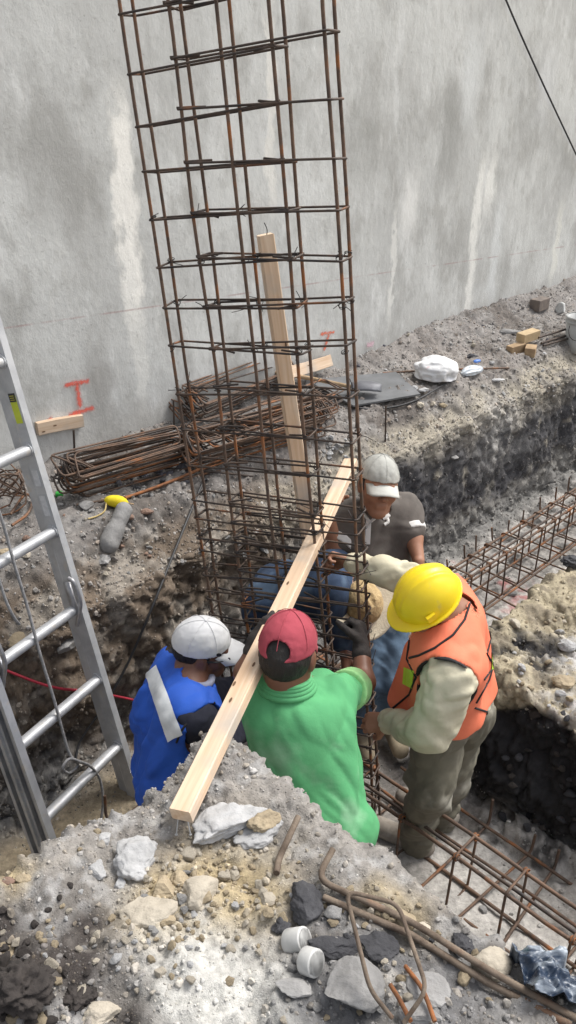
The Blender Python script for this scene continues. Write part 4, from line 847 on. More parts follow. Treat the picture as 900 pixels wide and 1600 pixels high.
big(886, 1010, 30, 30, 'white', 'white rubble lump on top of the right hand soil block', 150, 'rubble_lump', 'rubble', .2); big(880, 1065, 34, 34, 'tan', 'tan stone on the front edge of the right hand soil block', 151); big(893, 880, 36, 30, 'dark', 'dark clod at the back of the right hand soil block', 152, 'soil_clod', 'soil', .3)
# the rest of the stones: one each, alike stones share a label
LIB = {k: [mk_mesh('stone', *rock(3, 500 + 20 * i + ord(k[0]) * 7 + len(k), 9 if k != 'grey' else 8, .16, .75), M_st[k], k not in ('slate', 'dark')) for i in range(6)] for k in M_st}
def strew(n, area_, kinds, smin, smax, label, group, seed, ex=2.4, name='stone', cat='stone'):
    r = np.random.default_rng(seed); k = 0
    while k < n:
        px, py = area_(r); p, nn_ = hit(px, py); kd = kinds[int(r.integers(len(kinds)))]
        s = p[1] / ray(px, py)[1]; sz = s * smin * (1 - r.random() * (1 - (smin / smax) ** ex)) ** (-1 / ex) / 2
        o = link(name, LIB[kd][int(r.integers(6))], None, p + nn_ * sz * .25); o.scale = (sz, sz * r.uniform(.75, 1.1), sz * r.uniform(.6, 1)); o.rotation_euler = (r.normal() * .4, r.normal() * .4, r.random() * 6.3); tag(o, label, cat, group); k += 1
gs = lambda cx, cy, sx, sy: (lambda r: (min(max(r.normal(cx, sx), 5), 895), min(r.normal(cy, sy), 1595)))
strew(150, gs(335, 1385, 90, 42), ('tan', 'tan', 'buff'), 8, 34, 'small tan clay lump in the tan patch of the near mound', 'tan clay lumps on the near mound', 41, name='clay_lump', cat='clay')
strew(78, gs(250, 1465, 120, 42), ('buff', 'grey', 'white', 'tan'), 10, 32, 'small pale stone on the near mound above the white powder', 'pale stones on the near mound', 42)
strew(55, gs(60, 1510, 55, 55), ('soil', 'soil', 'soil', 'tan', 'buff'), 12, 36, 'small crumb of soil or stone at the left end of the near mound', 'crumbs at the left end of the near mound', 43, name='soil_crumb', cat='soil')
strew(50, gs(610, 1525, 80, 42), ('dark', 'grey', 'grey', 'tan', 'buff'), 12, 38, 'small dark or grey chip among the rods on the near mound', 'chips among the rods on the near mound', 44)
strew(24, gs(600, 1440, 45, 25), ('tan', 'buff'), 10, 30, 'small tan lump beside the long rods on the near mound', 'tan lumps beside the long rods', 45, name='clay_lump', cat='clay')
strew(45, lambda r: (r.uniform(160, 300), 752 - .25 * 0 + r.normal(-12, 14)), ('slate', 'slate', 'dark'), 9, 24, 'dark slate chip lying in front of the left stirrup heap', 'slate chips by the left heap', 46, name='slate_chip', cat='slate chip')
strew(26, lambda r: (r.uniform(495, 545), r.uniform(680, 715)), ('white', 'grey'), 7, 18, 'small pale rubble piece right of the middle stirrup heap', 'pale rubble right of the middle heap', 47)
strew(40, lambda r: (r.uniform(560, 890), r.uniform(500, 625) - .0), ('grey', 'buff', 'grey', 'white', 'slate'), 6, 15, 'small stone scattered on the far bank near the trench edge', 'stones on the far bank at right', 48)
strew(40, lambda r: (r.uniform(5, 420), r.uniform(770, 900)), ('grey', 'buff', 'red', 'grey'), 7, 18, 'small stone scattered on the far bank slope at left', 'stones on the far bank slope at left', 49)
strew(30, lambda r: (r.uniform(795, 895), r.uniform(960, 1110)), ('tan', 'tan', 'buff', 'white'), 8, 24, 'small clay or rubble lump on the right hand soil block', 'lumps on the right hand soil block', 50)
strew(26, lambda r: (r.uniform(780, 900), r.uniform(1105, 1300)), ('soil', 'dark'), 12, 30, 'black clod in the cut face of the right hand soil block', 'black clods in the right hand soil block', 51, name='soil_clod', cat='soil')

# ------------------------------------------------------------------ rods, stirrup, caps and plastic on the near mound
def gp(px, py, l=.0): return hit(px, py)[0] + A(0, 0, l)
b0 = gp(494, 1383, .02); q = MB(); ribbed(q, fillet([gp(520, 1340, .03), b0, gp(640, 1455, .035), gp(760, 1532, .035), gp(905, 1610, .03)], .05, 4), .0074, 8); single(q, 'rebar', M_dusty, 'long dusty hooked rod lying across the near mound, upper of two', 'rebar')
q = MB(); ribbed(q, [gp(505, 1410, .018), gp(640, 1470, .022), gp(760, 1545, .022), gp(890, 1612, .02)], .0074, 8); single(q, 'rebar', M_dusty, 'long dusty straight rod lying across the near mound, lower of two', 'rebar')
q = MB(); ribbed(q, fillet([gp(466, 1298, .05), gp(448, 1335, .045), gp(436, 1350, .02), gp(432, 1368, .008)], .02, 4), .0078, 8); single(q, 'rebar', M_dusty, 'short bent rusty rod end beside the broken pale lump', 'rebar')
Ys = 1.02; q = MB(); q.tube(fillet([gp(628, 1622, .05), gp(662, 1590, .09), U(622, 1412, 1.10), U(540, 1392, 1.12), gp(575, 1585, .08), gp(612, 1600, .02)], .025, 5), .0046, 8); single(q, 'rebar_stirrup', M_dusty, 'rusty bent stirrup standing over the grey stone at the bottom', 'stirrup')
q = MB(); q.tube(fillet([gp(632, 1524, .03), gp(660, 1560, .03), gp(678, 1606, .02)], .03), .0048, 8); single(q, 'rebar', M_orange, 'short orange rusted rod right of the bent stirrup leg', 'rebar')
q = MB(); q.tube(fillet([gp(608, 1555, .035), gp(622, 1580, .04), gp(640, 1610, .03)], .03), .0048, 8); single(q, 'rebar', M_orange, 'short rusted rod poking up inside the bent stirrup', 'rebar')
M_pvc = mat('white_pvc', (.60, .60, .585), (.46, .46, .45), rough=.5, scale=16, bump=.15, bscale=60)
def pipe_cap(px, py, r, ln, axis_, label):
    c = gp(px, py, r * .55); ax = nrm(axis_); t = thing('pipe_cap', label, 'pipe cap', c - A(0, 0, r * .55)); pr = [(-ln, .001), (-ln, r * .93), (-ln + .003, r), (ln - .002, r), (ln, r * .97), (ln, r * .84), (ln - .004, r * .8), (ln - .004, .001)]
    q = MB(); q.tube([c + ax * a_ for a_, _ in pr], [x for _, x in pr], 24, cap=False); q.build('cap_shell', M_pvc, t); q = MB(); q.tube([c + ax * (ln - .0045), c + ax * (ln - .001)], r * .17, 10); q.build('centre_nub', M_pvc, t)
pipe_cap(463, 1477, .027, .023, (.8, -.25, .55), 'white plastic pipe cap lying on its side, upper of the two')
pipe_cap(485, 1510, .028, .016, (.75, -.5, .42), 'white plastic pipe cap facing right, lower of the two')
# blue plastic sheet
gx = np.linspace(0, 1, 90); V = []; 
for a_ in gx:
    for b2 in gx:
        px = 786 + 150 * a_ + 40 * b2; py = 1474 + 120 * b2 + 20 * a_; p = G(px, py, 1.285); g = gz(p[0], p[1]) if p[2] > 1 else 1.2; g = max(g, 1.16)
        V.append((p[0], p[1], g + .022))
V = np.array(V); V[:, 2] += .03 * (1 - np.abs(fbm(V * 11 + 2, 2)) * 2.6) + .016 * (1 - 2.4 * np.abs(fbm(V * 27 + 4, 2))); Fq = np.arange(8100).reshape(90, 90); Fq = np.stack([Fq[:-1, :-1], Fq[1:, :-1], Fq[1:, 1:], Fq[:-1, 1:]], -1).reshape(-1, 4)
c = V.mean(0); o = link('plastic_sheet', mk_mesh('plastic_sheet', V - c, Fq, mat('blue_black_film', (.42, .47, .53), (.025, .04, .07), rough=.25, scale=9, bump=.5, bscale=40, bdist=.004, contrast=(.44, .66), stretch=(1, 2.6, 1))), None, c); tag(o, 'crumpled dark blue plastic sheet in the lower right corner', 'plastic sheet'); sm = o.modifiers.new('thick', 'SOLIDIFY'); sm.thickness = .001

# ------------------------------------------------------------------ the workers
M_skin = mat('skin', (.35, .175, .108), (.27, .125, .074), rough=.55, scale=14, bump=.25, bscale=120, bdist=.001)
M_hair = mat('black_hair', (.018, .015, .013), (.008, .007, .007), rough=.6, scale=70, bump=.9, bscale=190, bdist=.004, stretch=(1, 1, .35))
def cloth(n, c, c2, **k): return mat(n, c, c2, **{**dict(rough=.9, scale=7, bump=.35, bscale=13, bdist=.009, detail=6), **k})
def frame(f, u):
    f = nrm(f); r = nrm(np.cross(f, u)); u = np.cross(r, f); return np.stack([r, f, u])
def head_ops(c, M):
    L = lambda *p: c + np.array(p) @ M
    o = [(el(L(0, -.012, .022), (.076, .097, .094), M), .0), (el(L(0, .03, -.03), (.062, .062, .085), M), .03)]
    for s in (-1, 1): o += [(rc(L(s * .045, .0, -.055), L(s * .012, .062, -.098), .026, .024), .03), (el(L(s * .042, .062, -.022), (.026, .024, .026), M), .02)]
    o += [(rc(L(-.035, .079, .03), L(.035, .079, .03), .011), .015), (rc(L(0, .086, .018), L(0, .112, -.020), .008, .014), .012), (rc(L(-.015, .105, -.026), L(.015, .105, -.026), .008), .008)]
    for s in (-1, 1): o += [(el(L(s * .031, .102, .010), (.019, .016, .012), M), 'cut'), (el(L(s * .031, .081, .010), (.013, .013, .012), M), 0), (el(L(s * .079, -.008, -.005), (.011, .024, .034), M), .01)]
    o += [(rc(L(-.019, .089, -.056), L(.019, .089, -.056), .0075), .008), (rc(L(-.017, .087, -.067), L(.017, .087, -.067), .0085), .008), (rc(L(-.022, .099, -.061), L(.022, .099, -.061), .0025), 'cut'), (rc(L(-.008, .075, -.098), L(.008, .075, -.098), .019), .015)]
    return o
def hand_ops(w, fd, pn, curl=(.9, 1.0, .7), side=1, g=0., spread=.06, sc=.9):
    fd = nrm(fd); pn = nrm(pn - fd * np.dot(pn, fd)); sd_ = np.cross(fd, pn) * side; o = []
    rot = lambda v, a: v * math.cos(a) + np.cross(np.cross(fd, pn), v) * 0 + (pn * math.cos(0) if False else 0)
    for i, (lat, ln, r) in enumerate(((.028, .064, .0085), (.0095, .072, .0088), (-.0095, .067, .0085), (-.027, .052, .0076))):
        kn = w + fd * (.080 - .006 * abs(i - 1)) + sd_ * lat; o.append((rc(w + sd_ * lat * .45, kn, .017 + g, .0125 + g), .012)); p = kn; a = 0.
        for seg, cu in zip((.46, .30, .24), curl):
            a += cu * (1 + .06 * i); d = fd * math.cos(a) + pn * math.sin(a) + sd_ * lat * spread * 10 * (1 if a < 1 else 0) * .3; q = p + nrm(d) * ln * seg; o.append((rc(p, q, r + g, r * .92 + g), .003)); p = q
    t0 = w + fd * .022 + sd_ * .028; t1 = t0 + nrm(fd * .62 + sd_ * .55 + pn * .45) * .042; t2 = t1 + nrm(fd * .7 + sd_ * .05 + pn * .75) * .034; t3 = t2 + nrm(fd * .55 - sd_ * .25 + pn * .8) * .026
    o += [(rc(t0, t1, .015 + g, .012 + g), .012), (rc(t1, t2, .0115 + g, .0105 + g), .004), (rc(t2, t3, .0105 + g, .0085 + g), .003)]
    return o
def torso_ops(J, g, k=.06, low=1.0):
    c = (J['shL'] + J['shR']) / 2; inn = lambda s: J[s] + (c - J[s]) * .42; o = []
    for s, h in (('shL', 'hipL'), ('shR', 'hipR')):
        e = inn(s) + (J[h] - inn(s)) * low; o.append((rc(inn(s) + (J[h] - inn(s)) * .14, e, .098 + g, .098 + g), k))
    o += [(rc(J['shL'], J['shR'], .056 + g), .06), (rc(c, J['neck'], .075 + g, .052 + g * .8), .05)]
    if 'belly' in J: o.append((el(J['belly'], (.12 + g, .12 + g, .13 + g)), .06))
    return o
def arm_ops(J, s, g=0., to=1.0, k=.025): # to: how far down the arm (1 elbow, 2 wrist)
    sh, e, w = J['sh' + s], J['el' + s], J['wr' + s]; o = []
    q = sh + (e - sh) * min(to, 1.); o.append((rc(sh, q, .052 + g, .052 + g - .012 * min(to, 1.)), k))
    if to > 1: o.append((rc(e, e + (w - e) * (to - 1), .040 + g, .040 + g - .013 * (to - 1)), k))
    return o
def leg_ops(J, s, g=0., k=.04):
    return [(rc(J['hip' + s], J['kn' + s], .085 + g, .062 + g), k), (rc(J['kn' + s], J['an' + s], .060 + g, .045 + g * 1.3), k)]
def boot(root, an, toe, m, h=.0042):
    an = np.array(an); toe = np.array(toe); d = nrm(toe - an); b = an - d * .05; z0 = 0
    zf = min(an[2], toe[2]); o = [(rc(A(*an[:2], zf + .11), A(*an[:2], zf + .05), .046, .05), .03), (rc(A(*b[:2], zf + .035), A(*toe[:2], zf + .03), .045, .043), .03), (half((0, 0, zf - .005), (0, 0, -1)), 'keep')]
    return sdf('boot', o, h * 1.5, m, root)
class Surf:
    def __init__(s, o):
        me = o.data; v = np.zeros(len(me.vertices) * 3, np.float32); me.vertices.foreach_get('co', v); r = o
        while r.parent is not None: r = r.parent
        s.root = r; s.o = o; v = v.reshape(-1, 3) + np.array(r.location); s.bv = BVHTree.FromPolygons(v.tolist(), [list(p.vertices) for p in me.polygons])
    def at(s, px, py, lift=.003):
        q = s.bv.ray_cast(Vector((0, 0, EYE)), Vector(ray(px, py)).normalized())
        if q[0] is None:
            r = nrm(ray(px, py)); best = None
            for t in np.linspace(1.2, 4.2, 120):
                k = s.bv.find_nearest(Vector(A(0, 0, EYE) + r * t))
                if best is None or k[3] < best[3]: best = k
            q = best
        return np.array(q[0]) + np.array(q[1]) * lift
    def trim(s, name, pxs, r, m, n=6, lift=.001):
        d = []
        for a, b in zip(pxs[:-1], pxs[1:]):
            for t in np.linspace(0, 1, n, endpoint=False): d.append(s.at(a[0] + (b[0] - a[0]) * t, a[1] + (b[1] - a[1]) * t, lift))
        d.append(s.at(*pxs[-1], lift)); mb = MB(); mb.tube(d, r, 6); return mb.build(name, m, s.o)
    def patch(s, name, c, m, nu=14, nv=6, lift=.004):       # a sewn-on patch between four corners
        c = [np.array(q, float) for q in c]; V = []
        for i in range(nu):
            for j in range(nv):
                a, b = i / (nu - 1), j / (nv - 1); q = (c[0] * (1 - a) + c[1] * a) * (1 - b) + (c[3] * (1 - a) + c[2] * a) * b; V.append(s.at(*q, lift))
        F = [(i * nv + j, (i + 1) * nv + j, (i + 1) * nv + j + 1, i * nv + j + 1) for i in range(nu - 1) for j in range(nv - 1)]; mb = MB(); mb.add(V, F); return mb.build(name, m, s.o)
def cap_(root, c, M, m, name='cap', vis=(.074, .092), hole=False, tilt=0., visor_m=None):
    L = lambda *p: c + np.array(p) @ M; up = M[2]
    o = [(el(L(0, -.012, .022), (.088, .110, .108), M), .0), (half(L(0, 0, .018), -up + M[1] * .16), 'keep')]
    if hole: o.append((el(L(0, -.112, .032), (.036, .05, .03), M), 'cut'))
    o.append((crease(.0022, 22, 3), 'add')); d = sdf(name, o, .0042, m, root)
    q = MB(); n = 15; V = []
    for i in range(n):
        for j in range(8):
            a = (i / (n - 1) - .5) * 2; b = j / 7; x = a * vis[0]; y0 = .092 * math.sqrt(max(0, 1 - (x / .088) ** 2)) - .012; y1 = .085 + vis[1] * math.sqrt(max(0, 1 - (abs(a) ** 2.6))); V.append(L(x, y0 + (max(y1, y0) - y0) * b, .028 - 3.6 * x * x - .02 * b - .2 * b * b * .06))
    q.add(V, [(i * 8 + j, (i + 1) * 8 + j, (i + 1) * 8 + j + 1, i * 8 + j + 1) for i in range(n - 1) for j in range(7)]); vo = q.build('visor', visor_m or m, d); s_ = vo.modifiers.new('thick', 'SOLIDIFY'); s_.thickness = .004
    q = MB(); q.tube([L(0, -.012, .130), L(0, -.012, .1335)], [.006, .004], 8); q.build('button', m, d)
    for k in range(6):
        th = k * math.pi / 3 + .52; pts = [L(.0885 * math.cos(th) * math.sin(f), -.012 + .1105 * math.sin(th) * math.sin(f), .022 + .1085 * math.cos(f)) for f in np.linspace(.06, 1.45, 9)]; q = MB(); q.tube(pts, .0011, 4, cap=False); q.build('seam', m, d)
    return d
def hair_(root, c, M, low=-.06, m=None):
    L = lambda *p: c + np.array(p) @ M
    return sdf('hair', [(el(L(0, -.018, .015), (.083, .102, .100), M), 0), (half(L(0, .028, 0), M[1] + M[2] * .15), 'keep'), (half(L(0, 0, low), -M[2] + M[1] * .35), 'keep'), (crease(.003, 55, 2, (1, 1, .5)), 'add')], .0042, m or M_hair, root)

# ---- worker in the yellow hard hat
rA = thing('person', 'worker in yellow hard hat and orange safety vest reaching for the plank', 'person', A(.54, 2.38, 0))
J = dict(neck=U(714, 966, 2.30), shL=U(704, 1050, 2.11), shR=U(694, 922, 2.46), hipL=U(690, 1124, 2.28), hipR=U(726, 1112, 2.42), elL=U(668, 1142, 2.07), wrL=U(606, 1126, 2.26), elR=U(604, 893, 2.58), wrR=U(546, 878, 2.66), knL=U(672, 1238, 2.24), anL=U(647, 1305, 2.40), knR=U(703, 1222, 2.44), anR=U(684, 1282, 2.56))
hA = U(668, 941, 2.27); MA_ = frame((-.82, -.30, -.50), (-.35, -.25, .9))
ops = head_ops(hA, MA_) + [(rc(hA + MA_[1] * -.035 - MA_[2] * .06, J['neck'], .054, .06), .03)] + torso_ops(J, 0) + arm_ops(J, 'L', 0, 2) + arm_ops(J, 'R', 0, 2) \
    + hand_ops(J['wrL'], (-.80, .25, -.35), (-.3, .6, -.65), (.5, .7, .5), 1) + hand_ops(J['wrR'], (-.85, .2, .15), (-.2, -.75, -.5), (1.0, 1.1, .8), -1)
sdf('body', ops, .005, M_skin, rA)
M_kh = cloth('cream_shirt', (.62, .58, .44), (.47, .43, .31), scale=5); M_tr = cloth('olive_trousers', (.20, .185, .14), (.13, .12, .092), scale=5, spots=((.30, .285, .24), 6, .56))
JS = dict(J); sh_ops = torso_ops(J, .008) + arm_ops(J, 'L', .030, 1.92, .045) + arm_ops(J, 'R', .020, 1.90, .045) + [(rc(J['elL'] + A(.015, -.01, -.035), (J['elL'] + J['shL']) / 2 + A(.02, 0, -.02), .038, .06), .04), (rc(J['shL'] + A(.005, -.02, -.02), J['shL'] * .5 + J['elL'] * .5, .078, .065), .05), (rc(J['hipL'] + A(0, 0, .05), J['hipR'] + A(0, 0, .05), .10, .10), .06), (rc(J['neck'] + A(0, 0, .02), hA, .047, .045), 'cut'), (folds(.021, 11, (.75, .1, -.6), 4), 'add'), (folds(.012, 23, (.9, 0, .3), 14), 'add')]
shA = sdf('shirt', sh_ops, .0065, M_kh, rA)
q = MB(); ce = J['neck'] + A(-.01, -.005, .012); fA = nrm(A(-.85, .3, 0)); lA = A(fA[1], -fA[0], 0)
q.tube([ce + fA * (.078 * math.cos(t)) + lA * (.070 * math.sin(t)) + A(0, 0, -.028 * math.cos(t) + .012) for t in np.linspace(-1.3, 1.3, 16)], .011, 8); q.build('collar', M_kh, shA)
M_or = cloth('orange_mesh', (.88, .23, .125), (.80, .18, .09), scale=4, rough=.75); M_bk2 = mat('black_binding', (.02, .018, .02), rough=.8, bump=.1)
axL = nrm(J['shL'] - J['shR'])
v_ops = torso_ops(J, .036, .06, .98) + [(rc(J['hipL'] + A(.03, 0, .04), J['hipR'] + A(.02, 0, .04), .115, .115), .06), (el(J['shL'] + axL * .075 + A(-.03, 0, -.045), (.125, .12, .150)), 'cut'), (el(J['shR'] - axL * .055, (.10, .10, .115)), 'cut'), (rc(J['neck'] + A(-.015, 0, .0), hA + A(-.03, 0, 0), .088, .085), 'cut'),
    (rc(U(650, 1020, 2.33), U(628, 1092, 2.34), .05, .06), .05), (rc(J['neck'] + fA * .1 + A(0, 0, -.04), (J['hipL'] + J['hipR']) / 2 + fA * .20 + A(0, 0, .2), .032, .02), 'cut'), (half((J['hipL'] + J['hipR']) / 2 + A(0, 0, .075), (.1, 0, -1)), 'keep'), (folds(.014, 9, (.2, .1, 1), 24), 'add')]
vA = sdf('safety_vest', v_ops, .006, M_or, rA, 3)
sv = Surf(vA); M_gr = mat('lime_reflective', (.55, .78, .05), (.45, .68, .04), rough=.5, scale=80, bump=.3)
f5 = v_ops[5][0]
sdf('armhole_binding', torso_ops(J, .0385, .06, .98) + [(rc(J['hipL'] + A(.03, 0, .04), J['hipR'] + A(.02, 0, .04), .1175), .06), (lambda P: np.abs(f5(P) - .002) - .0065, 'keep'), v_ops[10], v_ops[11]], .0045, M_bk2, vA)
sv.trim('neck_binding', [(735, 940), (726, 968), (708, 992), (680, 1012), (655, 1024), (640, 1028)], .0042, M_bk2); sv.trim('front_binding', [(640, 1000), (636, 1030), (650, 1058), (640, 1085), (612, 1108)], .004, M_bk2)
sv.trim('side_lacing', [(770, 985), (760, 1022), (772, 1040), (756, 1062)], .0042, M_bk2); sv.trim('hem_binding', [(742, 1106), (760, 1112), (776, 1120)], .0042, M_bk2); sv.trim('side_binding', [(776, 1020), (764, 1062), (744, 1098)], .004, M_bk2)
sv.patch('reflective_patch', [(632, 1042), (648, 1048), (645, 1076), (630, 1068)], M_gr, 6, 6); sv.patch('reflective_patch', [(768, 1020), (781, 1024), (781, 1044), (767, 1046)], M_gr, 6, 6)
JL = dict(J); t_ops = leg_ops(J, 'L', .024) + leg_ops(J, 'R', .022) + [(rc(J['hipL'] + A(0, 0, .03), J['hipR'] + A(0, 0, .03), .108), .06), (rc(J['anL'] + A(0, 0, .06), J['anL'] - A(0, 0, .02), .068, .072), .03), (rc(J['anR'] + A(0, 0, .06), J['anR'] - A(0, 0, .02), .066, .07), .03), (folds(.030, 9, (.8, .4, .55), 34, .25), 'add'), (folds(.015, 20, (.6, -.4, .5), 44), 'add')]
sdf('trousers', t_ops, .007, M_tr, rA)
M_bt = mat('dusty_boot', (.34, .31, .27), (.22, .19, .16), rough=.9, scale=18, bump=.4)
boot(rA, A(J['anL'][0], J['anL'][1], .05), A(J['anL'][0] - .15, J['anL'][1] + .09, .05), M_bt); boot(rA, A(J['anR'][0], J['anR'][1], .05), A(J['anR'][0] - .14, J['anR'][1] + .09, .05), M_bt)
hair_(rA, hA, MA_, -.055)
M_hel = mat('yellow_hard_hat', (.86, .66, .012), (.80, .58, .01), rough=.42, scale=5, bump=.04, bscale=30, coat=.1, spots=((.58, .46, .12), 14, .68))
L = lambda *p: hA + np.array(p) @ MA_
def ridge(P):
    q = (P - hA) @ MA_.T; x = q[..., 0]; r = 0
    for xi, w_ in ((0, .010), (.029, .007), (-.029, .007)): r = r - .0042 * np.exp(-((x - xi) / w_) ** 2)
    return (r * ss(.05, .09, q[..., 2])).astype(np.float32)
he = sdf('hard_hat', [(el(L(0, -.008, .030), (.097, .117, .112), MA_), 0), (half(L(0, 0, .014), -MA_[2]), 'keep'), (ridge, 'add'), (rc(L(0, .2, -.3), L(0, .2, -.31), .01), 0)] [:3], .0035, M_hel, rA, 2)
def brim(P):
    q = (P - hA) @ MA_.T; x, y, z = q[..., 0], q[..., 1] + .004, q[..., 2] - .020 + .10 * np.clip(q[..., 1] - .10, 0, 1) + 2.2 * q[..., 0] ** 2 * .25; ry = np.where(y > 0, .153, .128); rr = np.sqrt((x / .109) ** 2 + (y / ry) ** 2); return np.maximum((rr - 1) * .10, np.abs(z) - .0042)
brim.lo = hA - .2; brim.hi = hA + .2; sdf('brim', [(brim, 0)], .0038, M_hel, he, 2)
q = MB(); q.box(L(-.097, .03, .045), MA_[1], MA_[2], MA_[0], (.016, .012, .006)); q.build('slot', M_hel, he, False)

# ---- worker in the green polo shirt
rB = thing('person', 'worker in green polo shirt and red cap seen from behind', 'person', A(.12, 1.9, 0))
J = dict(neck=U(447, 1074, 1.94), shL=U(416, 1104, 1.93), shR=U(516, 1092, 1.99), hipL=U(472, 1290, 1.77), hipR=U(519, 1290, 1.77), elL=U(386, 1052, 2.06), wrL=U(402, 1002, 2.11), elR=U(568, 1066, 2.30), wrR=U(564, 1008, 2.42), knL=A(.05, 2.0, .45), anL=A(.02, 1.86, .1), knR=A(.24, 2.0, .45), anR=A(.22, 1.84, .1))
hB = U(450, 1022, 1.965); MB_ = frame((.30, .90, -.32), (0.02, .1, 1))
ops = head_ops(hB, MB_) + [(rc(hB - MB_[1] * .03 - MB_[2] * .06, J['neck'], .054, .058), .03)] + torso_ops(J, 0) + arm_ops(J, 'L', 0, 2) + arm_ops(J, 'R', 0, 2) + hand_ops(J['wrL'], (.62, .30, .60), (.1, .85, -.5), (.35, .6, .5), -1) + hand_ops(J['wrR'], (-.05, .55, .7), (-.8, .45, -.2), (1.0, 1.1, .8), 1)
M_skd = mat('dark_skin', (.19, .085, .052), (.14, .06, .036), rough=.5, scale=14, bump=.25, bscale=120, bdist=.001)
sdf('body', ops, .005, M_skd, rB)
M_gn = cloth('green_polo', (.105, .39, .165), (.078, .31, .13), scale=4, spots=((.23, .46, .27), 5, .56))
back = A(.3, 1.84, .95)
sB = sdf('polo_shirt', torso_ops(J, .022, .06, 1.0) + arm_ops(J, 'L', .024, .62, .05) + arm_ops(J, 'R', .026, .62, .05) + [(rc(J['hipL'] + A(0, 0, -.02), J['hipR'] + A(0, 0, -.02), .118), .07), (el(U(470, 1165, 1.88), (.145, .09, .18)), .08), (rc(J['neck'] + A(0, .03, .045), hB, .042, .05), 'cut'), (half((0, 0, J['hipR'][2] - .09), (0, 0, -1)), 'keep'), (folds(.024, 7.5, (.45, .2, 1), 51, .2), 'add'), (folds(.010, 15, (-.6, .2, .8), 61, .2), 'add')], .0062, M_gn, rB)
q = MB(); ce = J['neck'] + A(.002, .005, .012)
ce = J['neck'] + A(.004, -.004, .020)
for rr, zz_, r_ in ((.062, .020, .008), (.064, .010, .010), (.068, -.002, .011), (.074, -.014, .011)): q.tube([ce + A(rr * 1.1 * math.cos(t), rr * math.sin(t), zz_ - .012 * math.sin(t)) for t in np.linspace(-3.7, .56, 20)], r_, 8)
q.build('collar', M_gn, sB)
M_sl = cloth('lit_polo_green', (.42, .62, .30), (.25, .55, .22), scale=9)  # paler copy of the polo green: light on the right sleeve, painted as colour
d_ = J['elR'] - J['shR']; slv = sdf('lit_sleeve_end', [(rc(J['shR'] + d_ * .40, J['shR'] + d_ * .66, .077, .074), 0), (half(J['shR'] + d_ * .42, -d_), 'keep'), (half(J['shR'] + d_ * .66, d_), 'keep'), (crease(.005, 10, 71), 'add')], .0055, M_sl, sB)
sdf('trousers', leg_ops(J, 'L', .022) + leg_ops(J, 'R', .022) + [(rc(J['hipL'], J['hipR'], .10), .06), (crease(.008, 8, 3), 'add')], .009, cloth('dark_jeans', (.05, .06, .09), (.03, .035, .05)), rB)
for s in 'LR': boot(rB, A(*J['an' + s][:2], .05), A(J['an' + s][0] + .02, J['an' + s][1] + .17, .05), M_bt)
M_gl = mat('black_glove', (.035, .028, .026), (.018, .016, .016), rough=.85, scale=30, bump=.5, bscale=90)
for s, a in (('L', ((.62, .30, .60), (.1, .85, -.5), (.35, .6, .5), -1)), ('R', ((-.05, .55, .7), (-.8, .45, -.2), (1.0, 1.1, .8), 1))):
    w = J['wr' + s]; sdf('glove', hand_ops(w, *a, .003) + [(rc(w + nrm(J['el' + s] - w) * .035, w, .037, .03), .015), (crease(.0018, 30, 5), 'add')], .0045, M_gl, rB)
hair_(rB, hB, MB_, -.065); M_rd = cloth('faded_red', (.40, .065, .09), (.31, .045, .065), scale=8, bump=.3, bscale=60, bdist=.003)
cp = cap_(rB, hB + MB_[2] * .012, MB_, M_rd, 'cap', (.07, .075), True)
L = lambda *p: hB + np.array(p) @ MB_; q = MB(); q.tube([L(.05 * math.sin(t) / .95, -.105 * math.cos(t * .62) + .0, .016) for t in np.linspace(-1, 1, 9)], [.009] * 9, 6); q.build('strap', M_rd, cp)
q = MB(); q.tube([U(606, 1300, 1.85) * 0 + J['hipR'] + A(.105, -.03, -.06), J['hipR'] + A(.118, -.04, -.12)], [.02, .018], 8); q.build('yellow_pocket_rag', mat('yellow_cloth', (.75, .62, .05), rough=.9), rB)

# ---- worker in the blue vest
rC = thing('person', 'worker in blue vest and white cap crouching beside the ladder', 'person', A(-.50, 2.36, 0))
J = dict(neck=U(296, 1062, 2.37), shR=U(304, 1122, 2.20), shL=U(276, 1042, 2.50), hipR=U(266, 1226, 2.20), hipL=U(252, 1204, 2.42), elR=U(345, 1152, 2.25), wrR=U(395, 1128, 2.42), elL=U(330, 1085, 2.62), wrL=U(372, 1072, 2.72), knR=A(-.34, 2.28, .40), anR=A(-.44, 2.16, .1), knL=A(-.38, 2.60, .46), anL=A(-.48, 2.52, .1))
hC = U(317, 1013, 2.44); MC_ = frame((.95, .12, -.20), (.20, -.12, .95))
sdf('body', head_ops(hC, MC_) + [(rc(hC - MC_[1] * .03 - MC_[2] * .06, J['neck'], .052, .058), .03)] + torso_ops(J, 0) + arm_ops(J, 'L', 0, 2) + arm_ops(J, 'R', 0, 2) + hand_ops(J['wrL'], (.8, .3, .1), (.2, .2, -.9), (.5, .6, .5), 1) + hand_ops(J['wrR'], (.8, .4, .1), (-.2, .4, -.8), (.8, .9, .6), -1), .005, M_skd, rC)
M_nv = cloth('navy_jacket', (.022, .024, .042), (.012, .013, .024), scale=9)
sC = sdf('jacket', torso_ops(J, -.006) + arm_ops(J, 'R', .030, 1.9, .05) + arm_ops(J, 'L', .026, 1.9, .05) + [(rc(J['neck'] + A(.01, 0, .02), hC, .045), 'cut'), (crease(.006, 9, 81), 'add'), (crease(.004, 20, 9), 'add')], .0065, M_nv, rC)
q = MB(); ce = J['neck'] + A(.015, 0, .008); q.tube([ce + A(.004, -.004, .012) + A(.064 * math.cos(t), .064 * math.sin(t), .012 - .026 * math.cos(t)) for t in np.linspace(-2.1, .2, 14)], .014, 8); q.build('collar', cloth('lavender_shirt', (.34, .36, .46), (.26, .27, .36)), sC)
